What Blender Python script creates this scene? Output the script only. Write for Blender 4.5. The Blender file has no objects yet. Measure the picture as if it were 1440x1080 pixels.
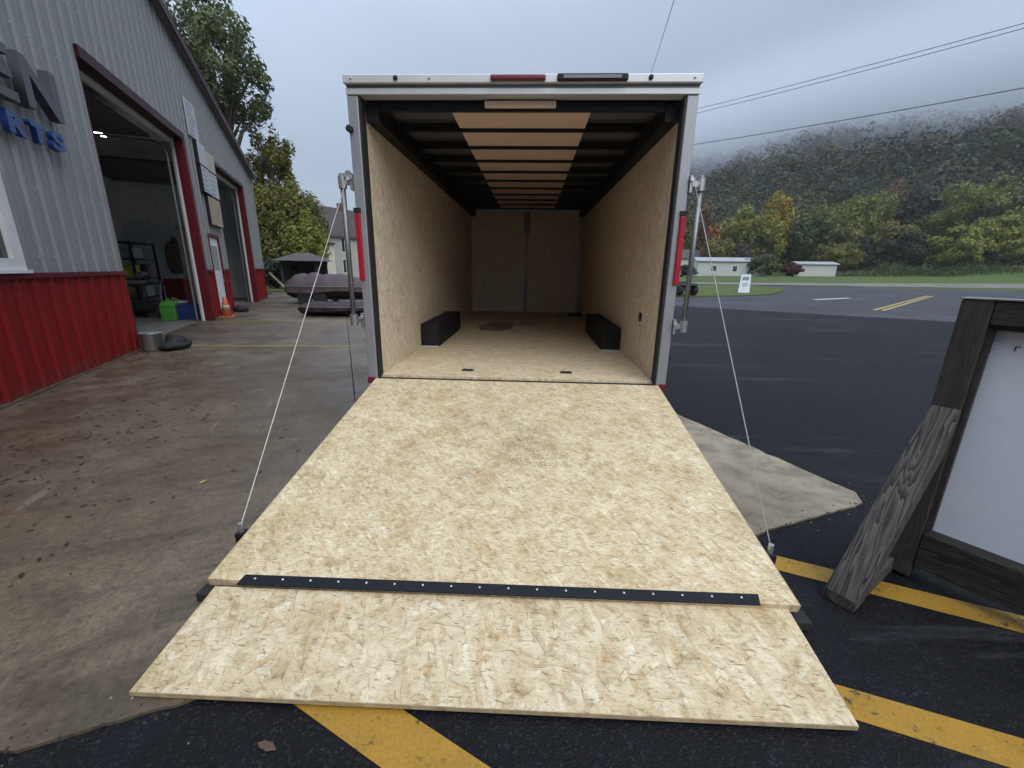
import bpy, math, random
import numpy as np
from mathutils import Vector, Matrix
rnd = random.Random(7)
R = math.radians
sc = bpy.context.scene
C = sc.collection

# ------------------------------------------------------------------ camera
F_PX, YAW, PITCH, ROLL, CAM_H = 587.0, 0.0405, 0.2677, 0.0153, 1.4322
fw = Vector((-math.sin(YAW)*math.cos(PITCH), math.cos(YAW)*math.cos(PITCH), -math.sin(PITCH)))
r0 = Vector((math.cos(YAW), math.sin(YAW), 0)); u0 = r0.cross(fw)
rt = math.cos(ROLL)*r0 + math.sin(ROLL)*u0
up = -math.sin(ROLL)*r0 + math.cos(ROLL)*u0
cam_d = bpy.data.cameras.new('camera'); cam = bpy.data.objects.new('camera', cam_d); C.objects.link(cam)
cam.matrix_world = Matrix(((rt.x, up.x, -fw.x, 0), (rt.y, up.y, -fw.y, 0), (rt.z, up.z, -fw.z, CAM_H), (0, 0, 0, 1)))
cam_d.sensor_width = 36; cam_d.lens = 36*F_PX/1440; cam_d.clip_start = 0.05; cam_d.clip_end = 3000
sc.camera = cam

# ------------------------------------------------------------------ sky, sun, exposure
SUN_EL, SUN_AZ = 48, 148
w = bpy.data.worlds.new('World'); sc.world = w; w.use_nodes = True
nt = w.node_tree; nt.nodes.clear()
def wn(t): return nt.nodes.new(t)
out = wn('ShaderNodeOutputWorld'); mixs = wn('ShaderNodeMixShader')
sky = wn('ShaderNodeTexSky'); sky.sky_type = 'NISHITA'; sky.sun_disc = False
sky.sun_elevation = R(SUN_EL); sky.sun_rotation = R(SUN_AZ)
bg1 = wn('ShaderNodeBackground'); bg1.inputs[1].default_value = 0.10
nt.links.new(sky.outputs[0], bg1.inputs[0])
# cloud deck: overcast, brighter overhead, mottled by noise
tc = wn('ShaderNodeTexCoord'); sep = wn('ShaderNodeSeparateXYZ'); nt.links.new(tc.outputs['Generated'], sep.inputs[0])
def wmath(op, a, b=None, clamp=False):
    n = wn('ShaderNodeMath'); n.operation = op; n.use_clamp = clamp
    for i, v in enumerate((a, b)):
        if v is None: continue
        if isinstance(v, (int, float)): n.inputs[i].default_value = v
        else: nt.links.new(v, n.inputs[i])
    return n.outputs[0]
el = wmath('MAXIMUM', sep.outputs[2], 0.0)
grad = wmath('ADD', wmath('MULTIPLY', wmath('MULTIPLY', el, el), 1.45), 0.385)
side = wmath('ADD', wmath('ADD', wmath('MULTIPLY', sep.outputs[0], -.42), wmath('MULTIPLY', sep.outputs[1], -.06)), 1.0)
grad = wmath('MULTIPLY', grad, side)
zden = wmath('ADD', el, 0.22)
cx = wmath('DIVIDE', sep.outputs[0], zden); cy = wmath('DIVIDE', sep.outputs[1], zden)
comb = wn('ShaderNodeCombineXYZ'); nt.links.new(cx, comb.inputs[0]); nt.links.new(cy, comb.inputs[1])
nz = wn('ShaderNodeTexNoise'); nz.inputs['Scale'].default_value = 0.75; nz.inputs['Detail'].default_value = 5; nz.inputs['Roughness'].default_value = 0.5
nz.noise_dimensions = '3D'; nt.links.new(comb.outputs[0], nz.inputs['Vector'])
cl = wmath('ADD', wmath('MULTIPLY', nz.outputs[0], 0.30), 0.83)
val = wmath('MULTIPLY', grad, cl)
ccol = wn('ShaderNodeMix'); ccol.data_type = 'RGBA'
nt.links.new(nz.outputs[0], ccol.inputs[0])
ccol.inputs[6].default_value = (0.54, 0.63, 0.78, 1); ccol.inputs[7].default_value = (0.63, 0.755, 0.955, 1)
vm = wn('ShaderNodeVectorMath'); vm.operation = 'SCALE'
nt.links.new(ccol.outputs[2], vm.inputs[0]); nt.links.new(val, vm.inputs[3])
bg2 = wn('ShaderNodeBackground'); nt.links.new(vm.outputs[0], bg2.inputs[0]); bg2.inputs[1].default_value = 1.0
mixs.inputs[0].default_value = 0.9
nt.links.new(bg1.outputs[0], mixs.inputs[1]); nt.links.new(bg2.outputs[0], mixs.inputs[2]); nt.links.new(mixs.outputs[0], out.inputs[0])
sd = bpy.data.lights.new('sun', 'SUN'); sd.energy = 1.5; sd.angle = R(60); sd.color = (1, 0.96, 0.9)
sun = bpy.data.objects.new('sun', sd); C.objects.link(sun)
sdir = Vector((math.sin(R(SUN_AZ))*math.cos(R(SUN_EL)), math.cos(R(SUN_AZ))*math.cos(R(SUN_EL)), math.sin(R(SUN_EL))))
sun.rotation_euler = sdir.to_track_quat('Z', 'Y').to_euler(); sun.location = (0, 0, 30)
sc.view_settings.view_transform = 'Standard'; sc.view_settings.look = 'None'
sc.view_settings.exposure = 0.6; sc.view_settings.gamma = 1; sc.view_settings.use_curve_mapping = False
sc.render.engine = 'CYCLES'
sc.cycles.adaptive_threshold = 0.02; sc.cycles.max_bounces = 8; sc.cycles.diffuse_bounces = 6; sc.cycles.volume_bounces = 6; sc.cycles.use_denoising = True

def ray(x, y): return fw + rt*((x-720)/F_PX) - up*((y-540)/F_PX)
def at(x, y, Y):
    d = ray(x, y); return Vector((0, 0, CAM_H)) + d*(Y/d.y)
def ground(x, y, z=0.0):
    d = ray(x, y); return Vector((0, 0, CAM_H)) + d*((z-CAM_H)/d.z)

# ------------------------------------------------------------------ helpers
class MB:
    def __init__(s): s.v = []; s.f = []
    def add(s, vs, fs):
        n = len(s.v); s.v += [tuple(v) for v in vs]; s.f += [tuple(i+n for i in f) for f in fs]; return s
    def box(s, x0, x1, y0, y1, z0, z1):
        return s.add([(x0,y0,z0),(x1,y0,z0),(x1,y1,z0),(x0,y1,z0),(x0,y0,z1),(x1,y0,z1),(x1,y1,z1),(x0,y1,z1)],
              [(3,2,1,0),(4,5,6,7),(0,1,5,4),(1,2,6,5),(2,3,7,6),(3,0,4,7)])
    def hexa(s, b, t):   # 4 bottom pts, 4 top pts (ccw from above)
        return s.add(list(b)+list(t), [(3,2,1,0),(4,5,6,7),(0,1,5,4),(1,2,6,5),(2,3,7,6),(3,0,4,7)])
    def tube(s, pts, rad, n=8, cap=True):
        pts = [Vector(p) for p in pts]; k = len(pts)
        if not isinstance(rad, (list, tuple)): rad = [rad]*k
        vs = []; fs = []; prev = None
        for i, p in enumerate(pts):
            d = (pts[min(i+1,k-1)]-pts[max(i-1,0)]).normalized()
            a = prev if prev is not None else (Vector((0,0,1)) if abs(d.z) < .9 else Vector((1,0,0)))
            e1 = (a-d*a.dot(d)).normalized(); prev = e1; e2 = d.cross(e1)
            for j in range(n):
                t = 2*math.pi*j/n; vs.append(p+(e1*math.cos(t)+e2*math.sin(t))*rad[i])
        for i in range(k-1):
            for j in range(n):
                a = i*n+j; b = i*n+(j+1)%n; fs.append((a, b, b+n, a+n))
        if cap: fs.append(tuple(range(n-1,-1,-1))); fs.append(tuple((k-1)*n+j for j in range(n)))
        return s.add(vs, fs)
    def lathe(s, prof, n=16, c=(0,0,0), axis='z'):
        vs = []; fs = []; k = len(prof)
        for r_, h in prof:
            for j in range(n):
                t = 2*math.pi*j/n; x, y = r_*math.cos(t), r_*math.sin(t)
                p = (x, y, h) if axis == 'z' else ((h, x, y) if axis == 'x' else (x, h, y))
                vs.append((p[0]+c[0], p[1]+c[1], p[2]+c[2]))
        for i in range(k-1):
            for j in range(n):
                a = i*n+j; b = i*n+(j+1)%n; fs.append((a, b, b+n, a+n) if axis != 'y' else (b, a, a+n, b+n))
        fs.append(tuple(range(n-1,-1,-1))); fs.append(tuple((k-1)*n+j for j in range(n)))
        return s.add(vs, fs)
    def prism(s, poly, z0, z1):
        n = len(poly)
        vs = [(p[0], p[1], z0) for p in poly]+[(p[0], p[1], z1) for p in poly]
        fs = [tuple(range(n-1,-1,-1)), tuple(range(n, 2*n))]+[(i, (i+1)%n, (i+1)%n+n, i+n) for i in range(n)]
        return s.add(vs, fs)
    def prismy(s, poly, y0, y1):   # polygon in xz, extruded along y
        n = len(poly)
        vs = [(p[0], y0, p[1]) for p in poly]+[(p[0], y1, p[1]) for p in poly]
        fs = [tuple(range(n)), tuple(range(2*n-1, n-1, -1))]+[(i, i+n, (i+1)%n+n, (i+1)%n) for i in range(n)]
        return s.add(vs, fs)
    def build(s, name, m, parent=None, smooth=False, bevel=0, loc=None, rot=None):
        me = bpy.data.meshes.new(name); me.from_pydata(s.v, [], s.f)
        if m: me.materials.append(m)
        if smooth: me.polygons.foreach_set('use_smooth', [True]*len(me.polygons))
        me.update()
        o = bpy.data.objects.new(name, me); C.objects.link(o)
        if parent: o.parent = parent
        if loc: o.location = loc
        if rot: o.rotation_euler = rot
        if bevel:
            b = o.modifiers.new('bevel', 'BEVEL'); b.width = bevel; b.segments = 2; b.limit_method = 'ANGLE'; b.angle_limit = R(40)
        return o
def bx(name, m, parent, a, bevel=0): return MB().box(*a).build(name, m, parent, bevel=bevel)
def tag(o, label=None, cat=None, group=None, kind=None):
    if label: o['label'] = label
    if cat: o['category'] = cat
    if group: o['group'] = group
    if kind: o['kind'] = kind
    return o
def empty(name, loc=(0,0,0), rz=0, label=None, cat=None, group=None, kind=None):
    o = bpy.data.objects.new(name, None); C.objects.link(o); o.location = loc; o.rotation_euler = (0, 0, rz); o.empty_display_size = .2
    return tag(o, label, cat, group, kind)
def share(o, name, parent, loc=(0,0,0), rot=None):
    c = o.copy(); c.name = name; C.objects.link(c); c.parent = parent; c.location = loc
    if rot: c.rotation_euler = rot
    return c

# ------------------------------------------------------------------ materials
class NT:
    def __init__(s, name):
        s.m = bpy.data.materials.new(name); s.m.use_nodes = True; s.t = s.m.node_tree
        s.b = s.t.nodes['Principled BSDF']
    def n(s, typ, **k):
        x = s.t.nodes.new(typ)
        for a, v in k.items(): setattr(x, a, v)
        return x
    def l(s, a, b): s.t.links.new(a, b)
    def val(s, sock, v):
        if hasattr(v, 'links'): s.l(v, sock)
        elif isinstance(v, (int, float)) : sock.default_value = v
        else: sock.default_value = (*v, 1) if len(v) == 3 and sock.type == 'RGBA' else v
    def coords(s, scale=(1,1,1), rot=(0,0,0), loc=(0,0,0), src='Object'):
        tcn = s.n('ShaderNodeTexCoord'); mp = s.n('ShaderNodeMapping')
        s.l(tcn.outputs[src], mp.inputs[0]); mp.inputs['Scale'].default_value = scale; mp.inputs['Rotation'].default_value = rot; mp.inputs['Location'].default_value = loc
        return mp.outputs[0]
    def noise(s, vec, scale, detail=4, rough=.55, dist=0):
        x = s.n('ShaderNodeTexNoise'); x.inputs['Scale'].default_value = scale; x.inputs['Detail'].default_value = detail
        x.inputs['Roughness'].default_value = rough; x.inputs['Distortion'].default_value = dist
        if vec is not None: s.l(vec, x.inputs['Vector'])
        return x.outputs['Fac'] if 'Fac' in x.outputs else x.outputs[0]
    def ramp(s, fac, stops):
        x = s.n('ShaderNodeValToRGB'); s.l(fac, x.inputs[0]); e = x.color_ramp.elements
        while len(e) < len(stops): e.new(.5)
        for q, (p, c) in zip(e, stops):
            q.position = p; q.color = (*c, 1) if not isinstance(c, (int, float)) else (c, c, c, 1)
        return x.outputs[0]
    def mix(s, fac, a, b, mode='MIX'):
        x = s.n('ShaderNodeMix'); x.data_type = 'RGBA'; x.blend_type = mode
        s.val(x.inputs[0], fac); s.val(x.inputs[6], a); s.val(x.inputs[7], b); return x.outputs[2]
    def math(s, op, a, b=0, clamp=False):
        x = s.n('ShaderNodeMath'); x.operation = op; x.use_clamp = clamp; s.val(x.inputs[0], a); s.val(x.inputs[1], b); return x.outputs[0]
    def bump(s, h, strength=.3, dist=.01):
        x = s.n('ShaderNodeBump'); x.inputs['Strength'].default_value = strength; x.inputs['Distance'].default_value = dist
        s.l(h, x.inputs['Height']); s.l(x.outputs[0], s.b.inputs['Normal'])
    def done(s, col=None, rough=.6, metal=0, spec=.5):
        if col is not None: s.val(s.b.inputs['Base Color'], col)
        s.val(s.b.inputs['Roughness'], rough); s.val(s.b.inputs['Metallic'], metal); s.val(s.b.inputs['Specular IOR Level'], spec)
        return s.m

def plain(name, col, rough=.55, metal=0, var=.12, scale=6, spec=.5, bump=0):
    k = NT(name); v = k.coords(); f = k.noise(v, scale, 5, .6)
    a = tuple(c*(1-var) for c in col); b = tuple(min(1, c*(1+var)) for c in col)
    f2 = k.noise(v, scale*9, 3)
    if bump: k.bump(f2, bump, .004)
    rr = k.math('ADD', k.math('MULTIPLY', f2, .2), max(0, rough-.1))
    return k.done(k.ramp(f, [(.3, a), (.7, b)]), rr, metal, spec)

def osb(name, tint=(1,1,1), plane='xy', stretch=1.0, speck=True, seed=0, flake=1.0, mot=1.0):
    k = NT(name)
    tcn = k.n('ShaderNodeTexCoord'); base = tcn.outputs['Object']
    if plane == 'yz':
        sx = k.n('ShaderNodeSeparateXYZ'); k.l(base, sx.inputs[0]); cb = k.n('ShaderNodeCombineXYZ')
        k.l(sx.outputs[2], cb.inputs[0]); k.l(sx.outputs[1], cb.inputs[1]); base = cb.outputs[0]
    elif plane == 'xz':
        sx = k.n('ShaderNodeSeparateXYZ'); k.l(base, sx.inputs[0]); cb = k.n('ShaderNodeCombineXYZ')
        k.l(sx.outputs[2], cb.inputs[0]); k.l(sx.outputs[0], cb.inputs[1]); base = cb.outputs[0]
    wob = k.n('ShaderNodeTexNoise'); wob.inputs['Scale'].default_value = 9; wob.inputs['Detail'].default_value = 4
    k.l(base, wob.inputs['Vector'])
    wv = k.n('ShaderNodeVectorMath', operation='SCALE'); k.l(wob.outputs['Color'], wv.inputs[0]); wv.inputs[3].default_value = .028/flake
    av = k.n('ShaderNodeVectorMath', operation='ADD'); k.l(base, av.inputs[0]); k.l(wv.outputs[0], av.inputs[1])
    col = None; height = None
    layers = [(4, 10, 40), (38, 11, 44), (-42, 12, 40), (82, 13, 46)]
    for i, (ang, sx_, sy_) in enumerate(layers):
        mp = k.n('ShaderNodeMapping'); k.l(av.outputs[0], mp.inputs[0])
        mp.inputs['Rotation'].default_value = (0, 0, R(ang*stretch)); mp.inputs['Location'].default_value = (seed+i*3.7, i*1.3, 0)
        m2 = k.n('ShaderNodeMapping'); k.l(mp.outputs[0], m2.inputs[0]); m2.inputs['Scale'].default_value = (sx_*flake, sy_*flake, 0)
        vo = k.n('ShaderNodeTexVoronoi'); vo.voronoi_dimensions = '2D'; vo.inputs['Scale'].default_value = 1; vo.inputs['Randomness'].default_value = 1
        k.l(m2.outputs[0], vo.inputs['Vector'])
        sp = k.n('ShaderNodeSeparateColor'); k.l(vo.outputs['Color'], sp.inputs[0])
        c = k.ramp(sp.outputs[0], [(.0, (.53, .44, .30)), (.15, (.59, .50, .355)), (.5, (.625, .545, .395)), (.85, (.655, .585, .44)), (1, (.70, .65, .52))])
        warm = k.math('GREATER_THAN', sp.outputs[2], .94)
        c = k.mix(k.math('MULTIPLY', warm, .42), c, (.56, .36, .19))
        c = k.mix(1.0, c, k.ramp(vo.outputs['Distance'], [(.0, 1.0), (.60, 1.0), (.88, .70)]), 'MULTIPLY')
        if col is None: col = c; height = sp.outputs[1]
        else:
            msk = k.math('GREATER_THAN', sp.outputs[1], .55)
            col = k.mix(msk, col, c); height = k.mix(msk, height, sp.outputs[0])
    # wood fibre within the strands
    m4 = k.n('ShaderNodeMapping'); k.l(av.outputs[0], m4.inputs[0]); m4.inputs['Scale'].default_value = (24, 120, 1)
    fb = k.noise(m4.outputs[0], 1, 5, .75, 1.0)
    col = k.mix(1.0, col, k.ramp(fb, [(.30, (.74, .70, .62)), (.50, (.99, .98, .97)), (.75, (1.10, 1.10, 1.10))]), 'MULTIPLY')
    # mottling at two scales
    st = k.noise(base, 4.5, 5, .62); st2 = k.noise(av.outputs[0], 15, 5, .68)
    col = k.mix(mot, col, k.ramp(st, [(.32, (.84, .78, .68)), (.46, (.97, .95, .91)), (.56, (1.03, 1.03, 1.02)), (.72, (1.12, 1.13, 1.15))]), 'MULTIPLY')
    col = k.mix(mot, col, k.ramp(st2, [(.30, (.72, .64, .52)), (.45, (.97, .96, .94)), (.70, (1.10, 1.11, 1.13))]), 'MULTIPLY')
    # thin dark slivers between the strands, lying in several directions
    for i, (ang, lo) in enumerate(((6, .625), (47, .655), (-40, .655), (88, .665))):
        m3 = k.n('ShaderNodeMapping'); k.l(av.outputs[0], m3.inputs[0]); m3.inputs['Rotation'].default_value = (0, 0, R(ang*stretch)); m3.inputs['Location'].default_value = (seed+i*5.1, i*2.3, 0)
        m6 = k.n('ShaderNodeMapping'); k.l(m3.outputs[0], m6.inputs[0]); m6.inputs['Scale'].default_value = (17*flake, 105*flake, 1)
        sl = k.noise(m6.outputs[0], 1, 2, .55, .4)
        col = k.mix(k.ramp(sl, [(lo, 0.0), (lo+.06, .72*mot)]), col, (.19, .13, .07))
    og = k.noise(base, 3.1, 3, .6); og.node.inputs['Distortion'].default_value = .7
    col = k.mix(k.math('MULTIPLY', k.ramp(og, [(.64, 0.0), (.72, .34)]), k.ramp(fb, [(.3, 1.0), (.7, .3)])), col, (.50, .31, .15))
    if speck:
        # scuffed, dirt-speckled patches where people walked up the middle
        s1 = k.noise(base, 80, 3, .6); s2 = k.noise(base, 3.2, 4, .65)
        sx = k.n('ShaderNodeSeparateXYZ'); k.l(base, sx.inputs[0])
        dx = k.math('MULTIPLY', k.math('ADD', sx.outputs[0], -.02), 1.25); dy = k.math('MULTIPLY', k.math('ADD', sx.outputs[1], .95), 1.5)
        rr_ = k.math('SQRT', k.math('ADD', k.math('MULTIPLY', dx, dx), k.math('MULTIPLY', dy, dy)))
        zone = k.ramp(rr_, [(.05, 1.0), (.95, 0.0)])
        f = k.math('MULTIPLY', k.math('MULTIPLY', k.ramp(s1, [(.50, 0.0), (.57, 1.0)]), k.ramp(s2, [(.48, 0.0), (.58, .6)])), zone)
        col = k.mix(f, col, (.075, .065, .05))
        sm = k.math('MULTIPLY', k.ramp(k.noise(base, 6, 5, .7), [(.45, 0.0), (.7, .18)]), zone)
        col = k.mix(sm, col, (.26, .22, .16))
    col = k.mix(1.0, col, tint, 'MULTIPLY')
    k.bump(k.math('ADD', height, fb), .3, .002)
    return k.done(col, .75, 0, .2)

def timber(name, dark, light, axis='x', scale=1.0):
    k = NT(name)
    rot = {'x': (0,0,0), 'y': (0,0,R(90)), 'z': (0,R(90),0), 'brace': (R(-62),0,R(-90))}[axis]
    v = k.coords((1,1,1), rot)
    mp = k.n('ShaderNodeMapping'); k.l(v, mp.inputs[0]); mp.inputs['Scale'].default_value = (1.1*scale, 11*scale, 11*scale)
    n1 = k.noise(mp.outputs[0], 1.0, 3, .45, .3)
    saw = k.math('FRACT', k.math('MULTIPLY', n1, 17))
    mp2 = k.n('ShaderNodeMapping'); k.l(v, mp2.inputs[0]); mp2.inputs['Scale'].default_value = (6, 160, 160)
    fine = k.noise(mp2.outputs[0], 1, 4, .7)
    f = k.math('ADD', k.math('MULTIPLY', saw, .55), k.math('MULTIPLY', fine, .55))
    c = k.ramp(f, [(.2, dark), (.55, tuple((a+b)/2 for a, b in zip(dark, light))), (.9, light)])
    k.bump(f, .5, .003)
    return k.done(c, .75, 0, .3)

def concrete_mat():
    k = NT('concrete'); v = k.coords(src='Object')
    mp = k.n('ShaderNodeMapping'); k.l(v, mp.inputs[0]); mp.inputs['Scale'].default_value = (.5, 1.0, 1); mp.inputs['Rotation'].default_value = (0, 0, R(20))
    big = k.noise(mp.outputs[0], .55, 6, .62, .4); mid = k.noise(v, 3.2, 6, .65); fine = k.noise(v, 60, 4, .7)
    c = k.ramp(big, [(.28, (.078, .058, .040)), (.45, (.120, .096, .071)), (.62, (.165, .140, .108)), (.80, (.25, .222, .175))])
    c = k.mix(k.ramp(mid, [(.35, .6), (.62, 0.0)]), c, (.055, .042, .030))
    c = k.mix(k.ramp(fine, [(.3, .5), (.6, 0.0)]), c, (.040, .033, .026))
    # dark damp streaks along the drive, coarse grit, pale scrapes, brown leaf dirt collected along the wall
    m2 = k.n('ShaderNodeMapping'); k.l(v, m2.inputs[0]); m2.inputs['Scale'].default_value = (2.0, .35, 1)
    sk = k.noise(m2.outputs[0], 1.6, 5, .6, 1.0)
    c = k.mix(k.ramp(sk, [(.52, 0.0), (.72, .7)]), c, (.045, .036, .028))
    gt = k.noise(v, 22, 5, .75)
    c = k.mix(1.0, c, k.ramp(gt, [(.30, (.62, .58, .54)), (.50, (1, 1, 1)), (.72, (1.28, 1.26, 1.22))]), 'MULTIPLY')
    m5 = k.n('ShaderNodeMapping'); k.l(v, m5.inputs[0]); m5.inputs['Scale'].default_value = (.7, 5, 1); m5.inputs['Rotation'].default_value = (0, 0, R(-28))
    sc_ = k.noise(m5.outputs[0], 1.3, 4, .6, .8)
    c = k.mix(k.ramp(sc_, [(.64, 0.0), (.74, .35)]), c, (.26, .235, .20))
    sx = k.n('ShaderNodeSeparateXYZ'); k.l(v, sx.inputs[0])
    near = k.ramp(k.math('ADD', k.math('MULTIPLY', sx.outputs[1], -.25), 0.0), [(.02, 1.0), (.55, 0.0)])
    dn_ = k.noise(v, 2.4, 6, .7, .6)
    c = k.mix(k.math('MULTIPLY', near, k.ramp(dn_, [(.42, 0.0), (.60, .85)])), c, (.048, .031, .019))
    far = k.ramp(k.math('MULTIPLY', sx.outputs[1], -.14), [(.66, 0.0), (.90, 1.0)])
    c = k.mix(k.math('MULTIPLY', far, k.ramp(k.noise(v, 3.5, 6, .7), [(.38, .15), (.58, .8)])), c, (.30, .275, .215))
    c = k.mix(1.0, c, (1.26, 1.18, 1.06), 'MULTIPLY')
    rr = k.ramp(k.noise(v, .9, 5, .6), [(.38, .30), (.66, .68)])
    k.bump(k.math('ADD', k.math('MULTIPLY', mid, .5), k.math('MULTIPLY', fine, .5)), .3, .005)
    return k.done(c, rr, 0, .5)

def asphalt_mat(name, base, light, streak=.0, rough=.62):
    k = NT(name); v = k.coords(src='Object')
    vo = k.n('ShaderNodeTexVoronoi'); vo.inputs['Scale'].default_value = 130; k.l(v, vo.inputs['Vector'])
    sp = k.n('ShaderNodeSeparateColor'); k.l(vo.outputs['Color'], sp.inputs[0])
    big = k.noise(v, .35, 5, .6); mid = k.noise(v, 7, 5, .65)
    c = k.ramp(big, [(.3, base), (.5, tuple(x*1.3 for x in base)), (.7, tuple(x*2.0 for x in base))])
    c = k.mix(k.ramp(sp.outputs[0], [(.80, 0.0), (.96, .55)]), c, light)
    c = k.mix(k.ramp(mid, [(.40, .35), (.60, 0.0)]), c, tuple(x*.55 for x in base))
    if streak:
        m2 = k.n('ShaderNodeMapping'); k.l(v, m2.inputs[0]); m2.inputs['Scale'].default_value = (.30, 2.4, 1); m2.inputs['Rotation'].default_value = (0, 0, R(24))
        s = k.noise(m2.outputs[0], .9, 6, .68, .6)
        c = k.mix(k.ramp(s, [(.56, 0.0), (.72, streak)]), c, (.09, .09, .10))
    if streak:
        wn_ = k.n('ShaderNodeTexNoise'); wn_.inputs['Scale'].default_value = 1.3; wn_.inputs['Detail'].default_value = 5; k.l(v, wn_.inputs['Vector'])
        sv = k.n('ShaderNodeVectorMath', operation='SCALE'); k.l(wn_.outputs['Color'], sv.inputs[0]); sv.inputs[3].default_value = .9
        ad = k.n('ShaderNodeVectorMath', operation='ADD'); k.l(v, ad.inputs[0]); k.l(sv.outputs[0], ad.inputs[1])
        ck = k.n('ShaderNodeTexVoronoi'); ck.voronoi_dimensions = '2D'; ck.feature = 'DISTANCE_TO_EDGE'; ck.inputs['Scale'].default_value = .16; k.l(ad.outputs[0], ck.inputs['Vector'])
        c = k.mix(k.math('MULTIPLY', k.ramp(ck.outputs['Distance'], [(.002, .8), (.006, 0.0)]), k.ramp(big, [(.45, 0.0), (.55, 1.0)])), c, (.004, .004, .004))
        oil = k.noise(v, 1.1, 4, .6)
        c = k.mix(k.ramp(oil, [(.62, 0.0), (.72, .6)]), c, tuple(x*.35 for x in base))
    h = k.math('ADD', k.math('MULTIPLY', vo.outputs['Distance'], .6), k.math('MULTIPLY', mid, .4))
    k.bump(h, .75, .006)
    return k.done(c, rough, 0, .17)

def paint_mat(name, col, under, wear=.5):
    k = NT(name); v = k.coords(); a = k.noise(v, 30, 5, .75); b = k.noise(v, 4, 4, .6)
    f = k.math('ADD', k.math('MULTIPLY', a, .65), k.math('MULTIPLY', b, .35))
    m = k.ramp(f, [(wear-.16, 1.0), (wear-.10, 0.0)])
    c = k.ramp(b, [(.3, tuple(x*.82 for x in col)), (.7, col)])
    c = k.mix(k.ramp(k.noise(v, 90, 3, .7), [(.35, .4), (.6, 0.0)]), c, tuple(x*.45 for x in col))
    k.bump(a, .6, .006)
    return k.done(k.mix(m, c, under), .6, 0, .35)

def leaf_mat(name, col, var=.45, hue=None, trans=.25):
    k = NT(name); g = k.n('ShaderNodeNewGeometry'); r = g.outputs['Random Per Island']
    v = k.coords(); n = k.noise(v, .16 if name.startswith('leaf_wood') else .35, 2)
    c2 = hue or tuple(x*1.25 for x in col)
    c = k.ramp(r, [(0, tuple(x*(1-var) for x in col)), (.6, col), (1, tuple(x*(1+var) for x in c2))])
    c = k.mix(k.ramp(n, [(.4, 0.0), (.65, .6)]), c, c2)
    k.done(c, .6, 0, .25)
    tr = k.n('ShaderNodeBsdfTranslucent'); k.l(c, tr.inputs[0])
    ms = k.n('ShaderNodeMixShader'); ms.inputs[0].default_value = trans
    o = k.t.nodes['Material Output']; k.l(k.b.outputs[0], ms.inputs[1]); k.l(tr.outputs[0], ms.inputs[2]); k.l(ms.outputs[0], o.inputs[0])
    return k.m
def emis(name, col, s):
    k = NT(name); k.val(k.b.inputs['Emission Color'], col); k.b.inputs['Emission Strength'].default_value = s; return k.done(col, .4)
def metal_sheet(name, col, rough=.42, metal=.0, streak=.25):
    k = NT(name); v = k.coords((3, 3, .35)); f = k.noise(v, 2.0, 5, .65); v2 = k.coords(); g = k.noise(v2, 1.1, 4)
    c = k.ramp(f, [(.3, tuple(x*(1-streak*.6) for x in col)), (.65, col)])
    c = k.mix(k.ramp(g, [(.35, .25), (.65, 0.0)]), c, tuple(x*.75 for x in col))
    rr = k.math('ADD', k.math('MULTIPLY', g, .25), rough-.1)
    return k.done(c, rr, metal, .5 if metal else .22)

M = {}
M['osb_ramp'] = osb('osb_ramp', (.985, .96, .895), 'xy', .62, True, 0, 1.5)
M['osb_flap'] = osb('osb_flap', (.965, .945, .90), 'xy', .9, False, 5.0, 1.05)
M['osb_wall'] = osb('osb_wall', (1.14, 1.15, 1.28), 'yz', .35, False, 2.0, 1.3, .35)
M['osb_front'] = osb('osb_front', (1.2, 1.2, 1.38), 'xz', .35, False, 8.0, 1.3, .35)
M['osb_floor'] = osb('osb_floor', (1.06, 1.03, 1.0), 'xy', .5, False, 11.0, 1.2, .5)
M['floor_mat'] = plain('brown_floor_mat', (.24, .19, .14), .9, 0, .3, 5)
M['osb_edge'] = plain('osb_edge', (.36, .28, .17), .8, 0, .3, 30)
M['luan'] = timber('luan', (.72, .54, .45), (.80, .61, .51), 'x', .5)
M['alu_white'] = metal_sheet('white_aluminium', (.62, .64, .66), .35, .25, .12)
M['alu_grey'] = metal_sheet('grey_frame_metal', (.36, .37, .40), .4, .45, .2)
M['roof_skin'] = metal_sheet('roof_skin', (.17, .17, .185), .5, .3, .2)
M['black_steel'] = plain('black_steel', (.013, .013, .016), .6, 0, .3, 8, .25)
M['black_rubber'] = plain('black_rubber', (.015, .015, .016), .8, 0, .3, 10)
M['black_strip'] = plain('black_strip', (.010, .011, .015), .55, 0, .2, 10, .2)
M['galv'] = metal_sheet('galvanised_steel', (.50, .51, .52), .35, .8, .3)
M['dull_steel'] = metal_sheet('dull_steel', (.22, .23, .24), .45, .7, .3)
M['cable'] = plain('steel_cable', (.34, .34, .33), .4, .5, .2, 60)
M['red_lens'] = plain('red_lens', (.35, .012, .03), .18, 0, .1, 5)
M['dark_red_lens'] = plain('dark_red_lens', (.16, .02, .035), .2, 0, .1, 5)
M['clear_lens'] = plain('clear_lens', (.22, .23, .25), .15, 0, .1, 20)
M['screw'] = plain('zinc_screw', (.65, .65, .66), .3, .7, .1, 40)
M['siding'] = metal_sheet('grey_metal_siding', (.26, .265, .275), .42, .1, .18)
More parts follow.
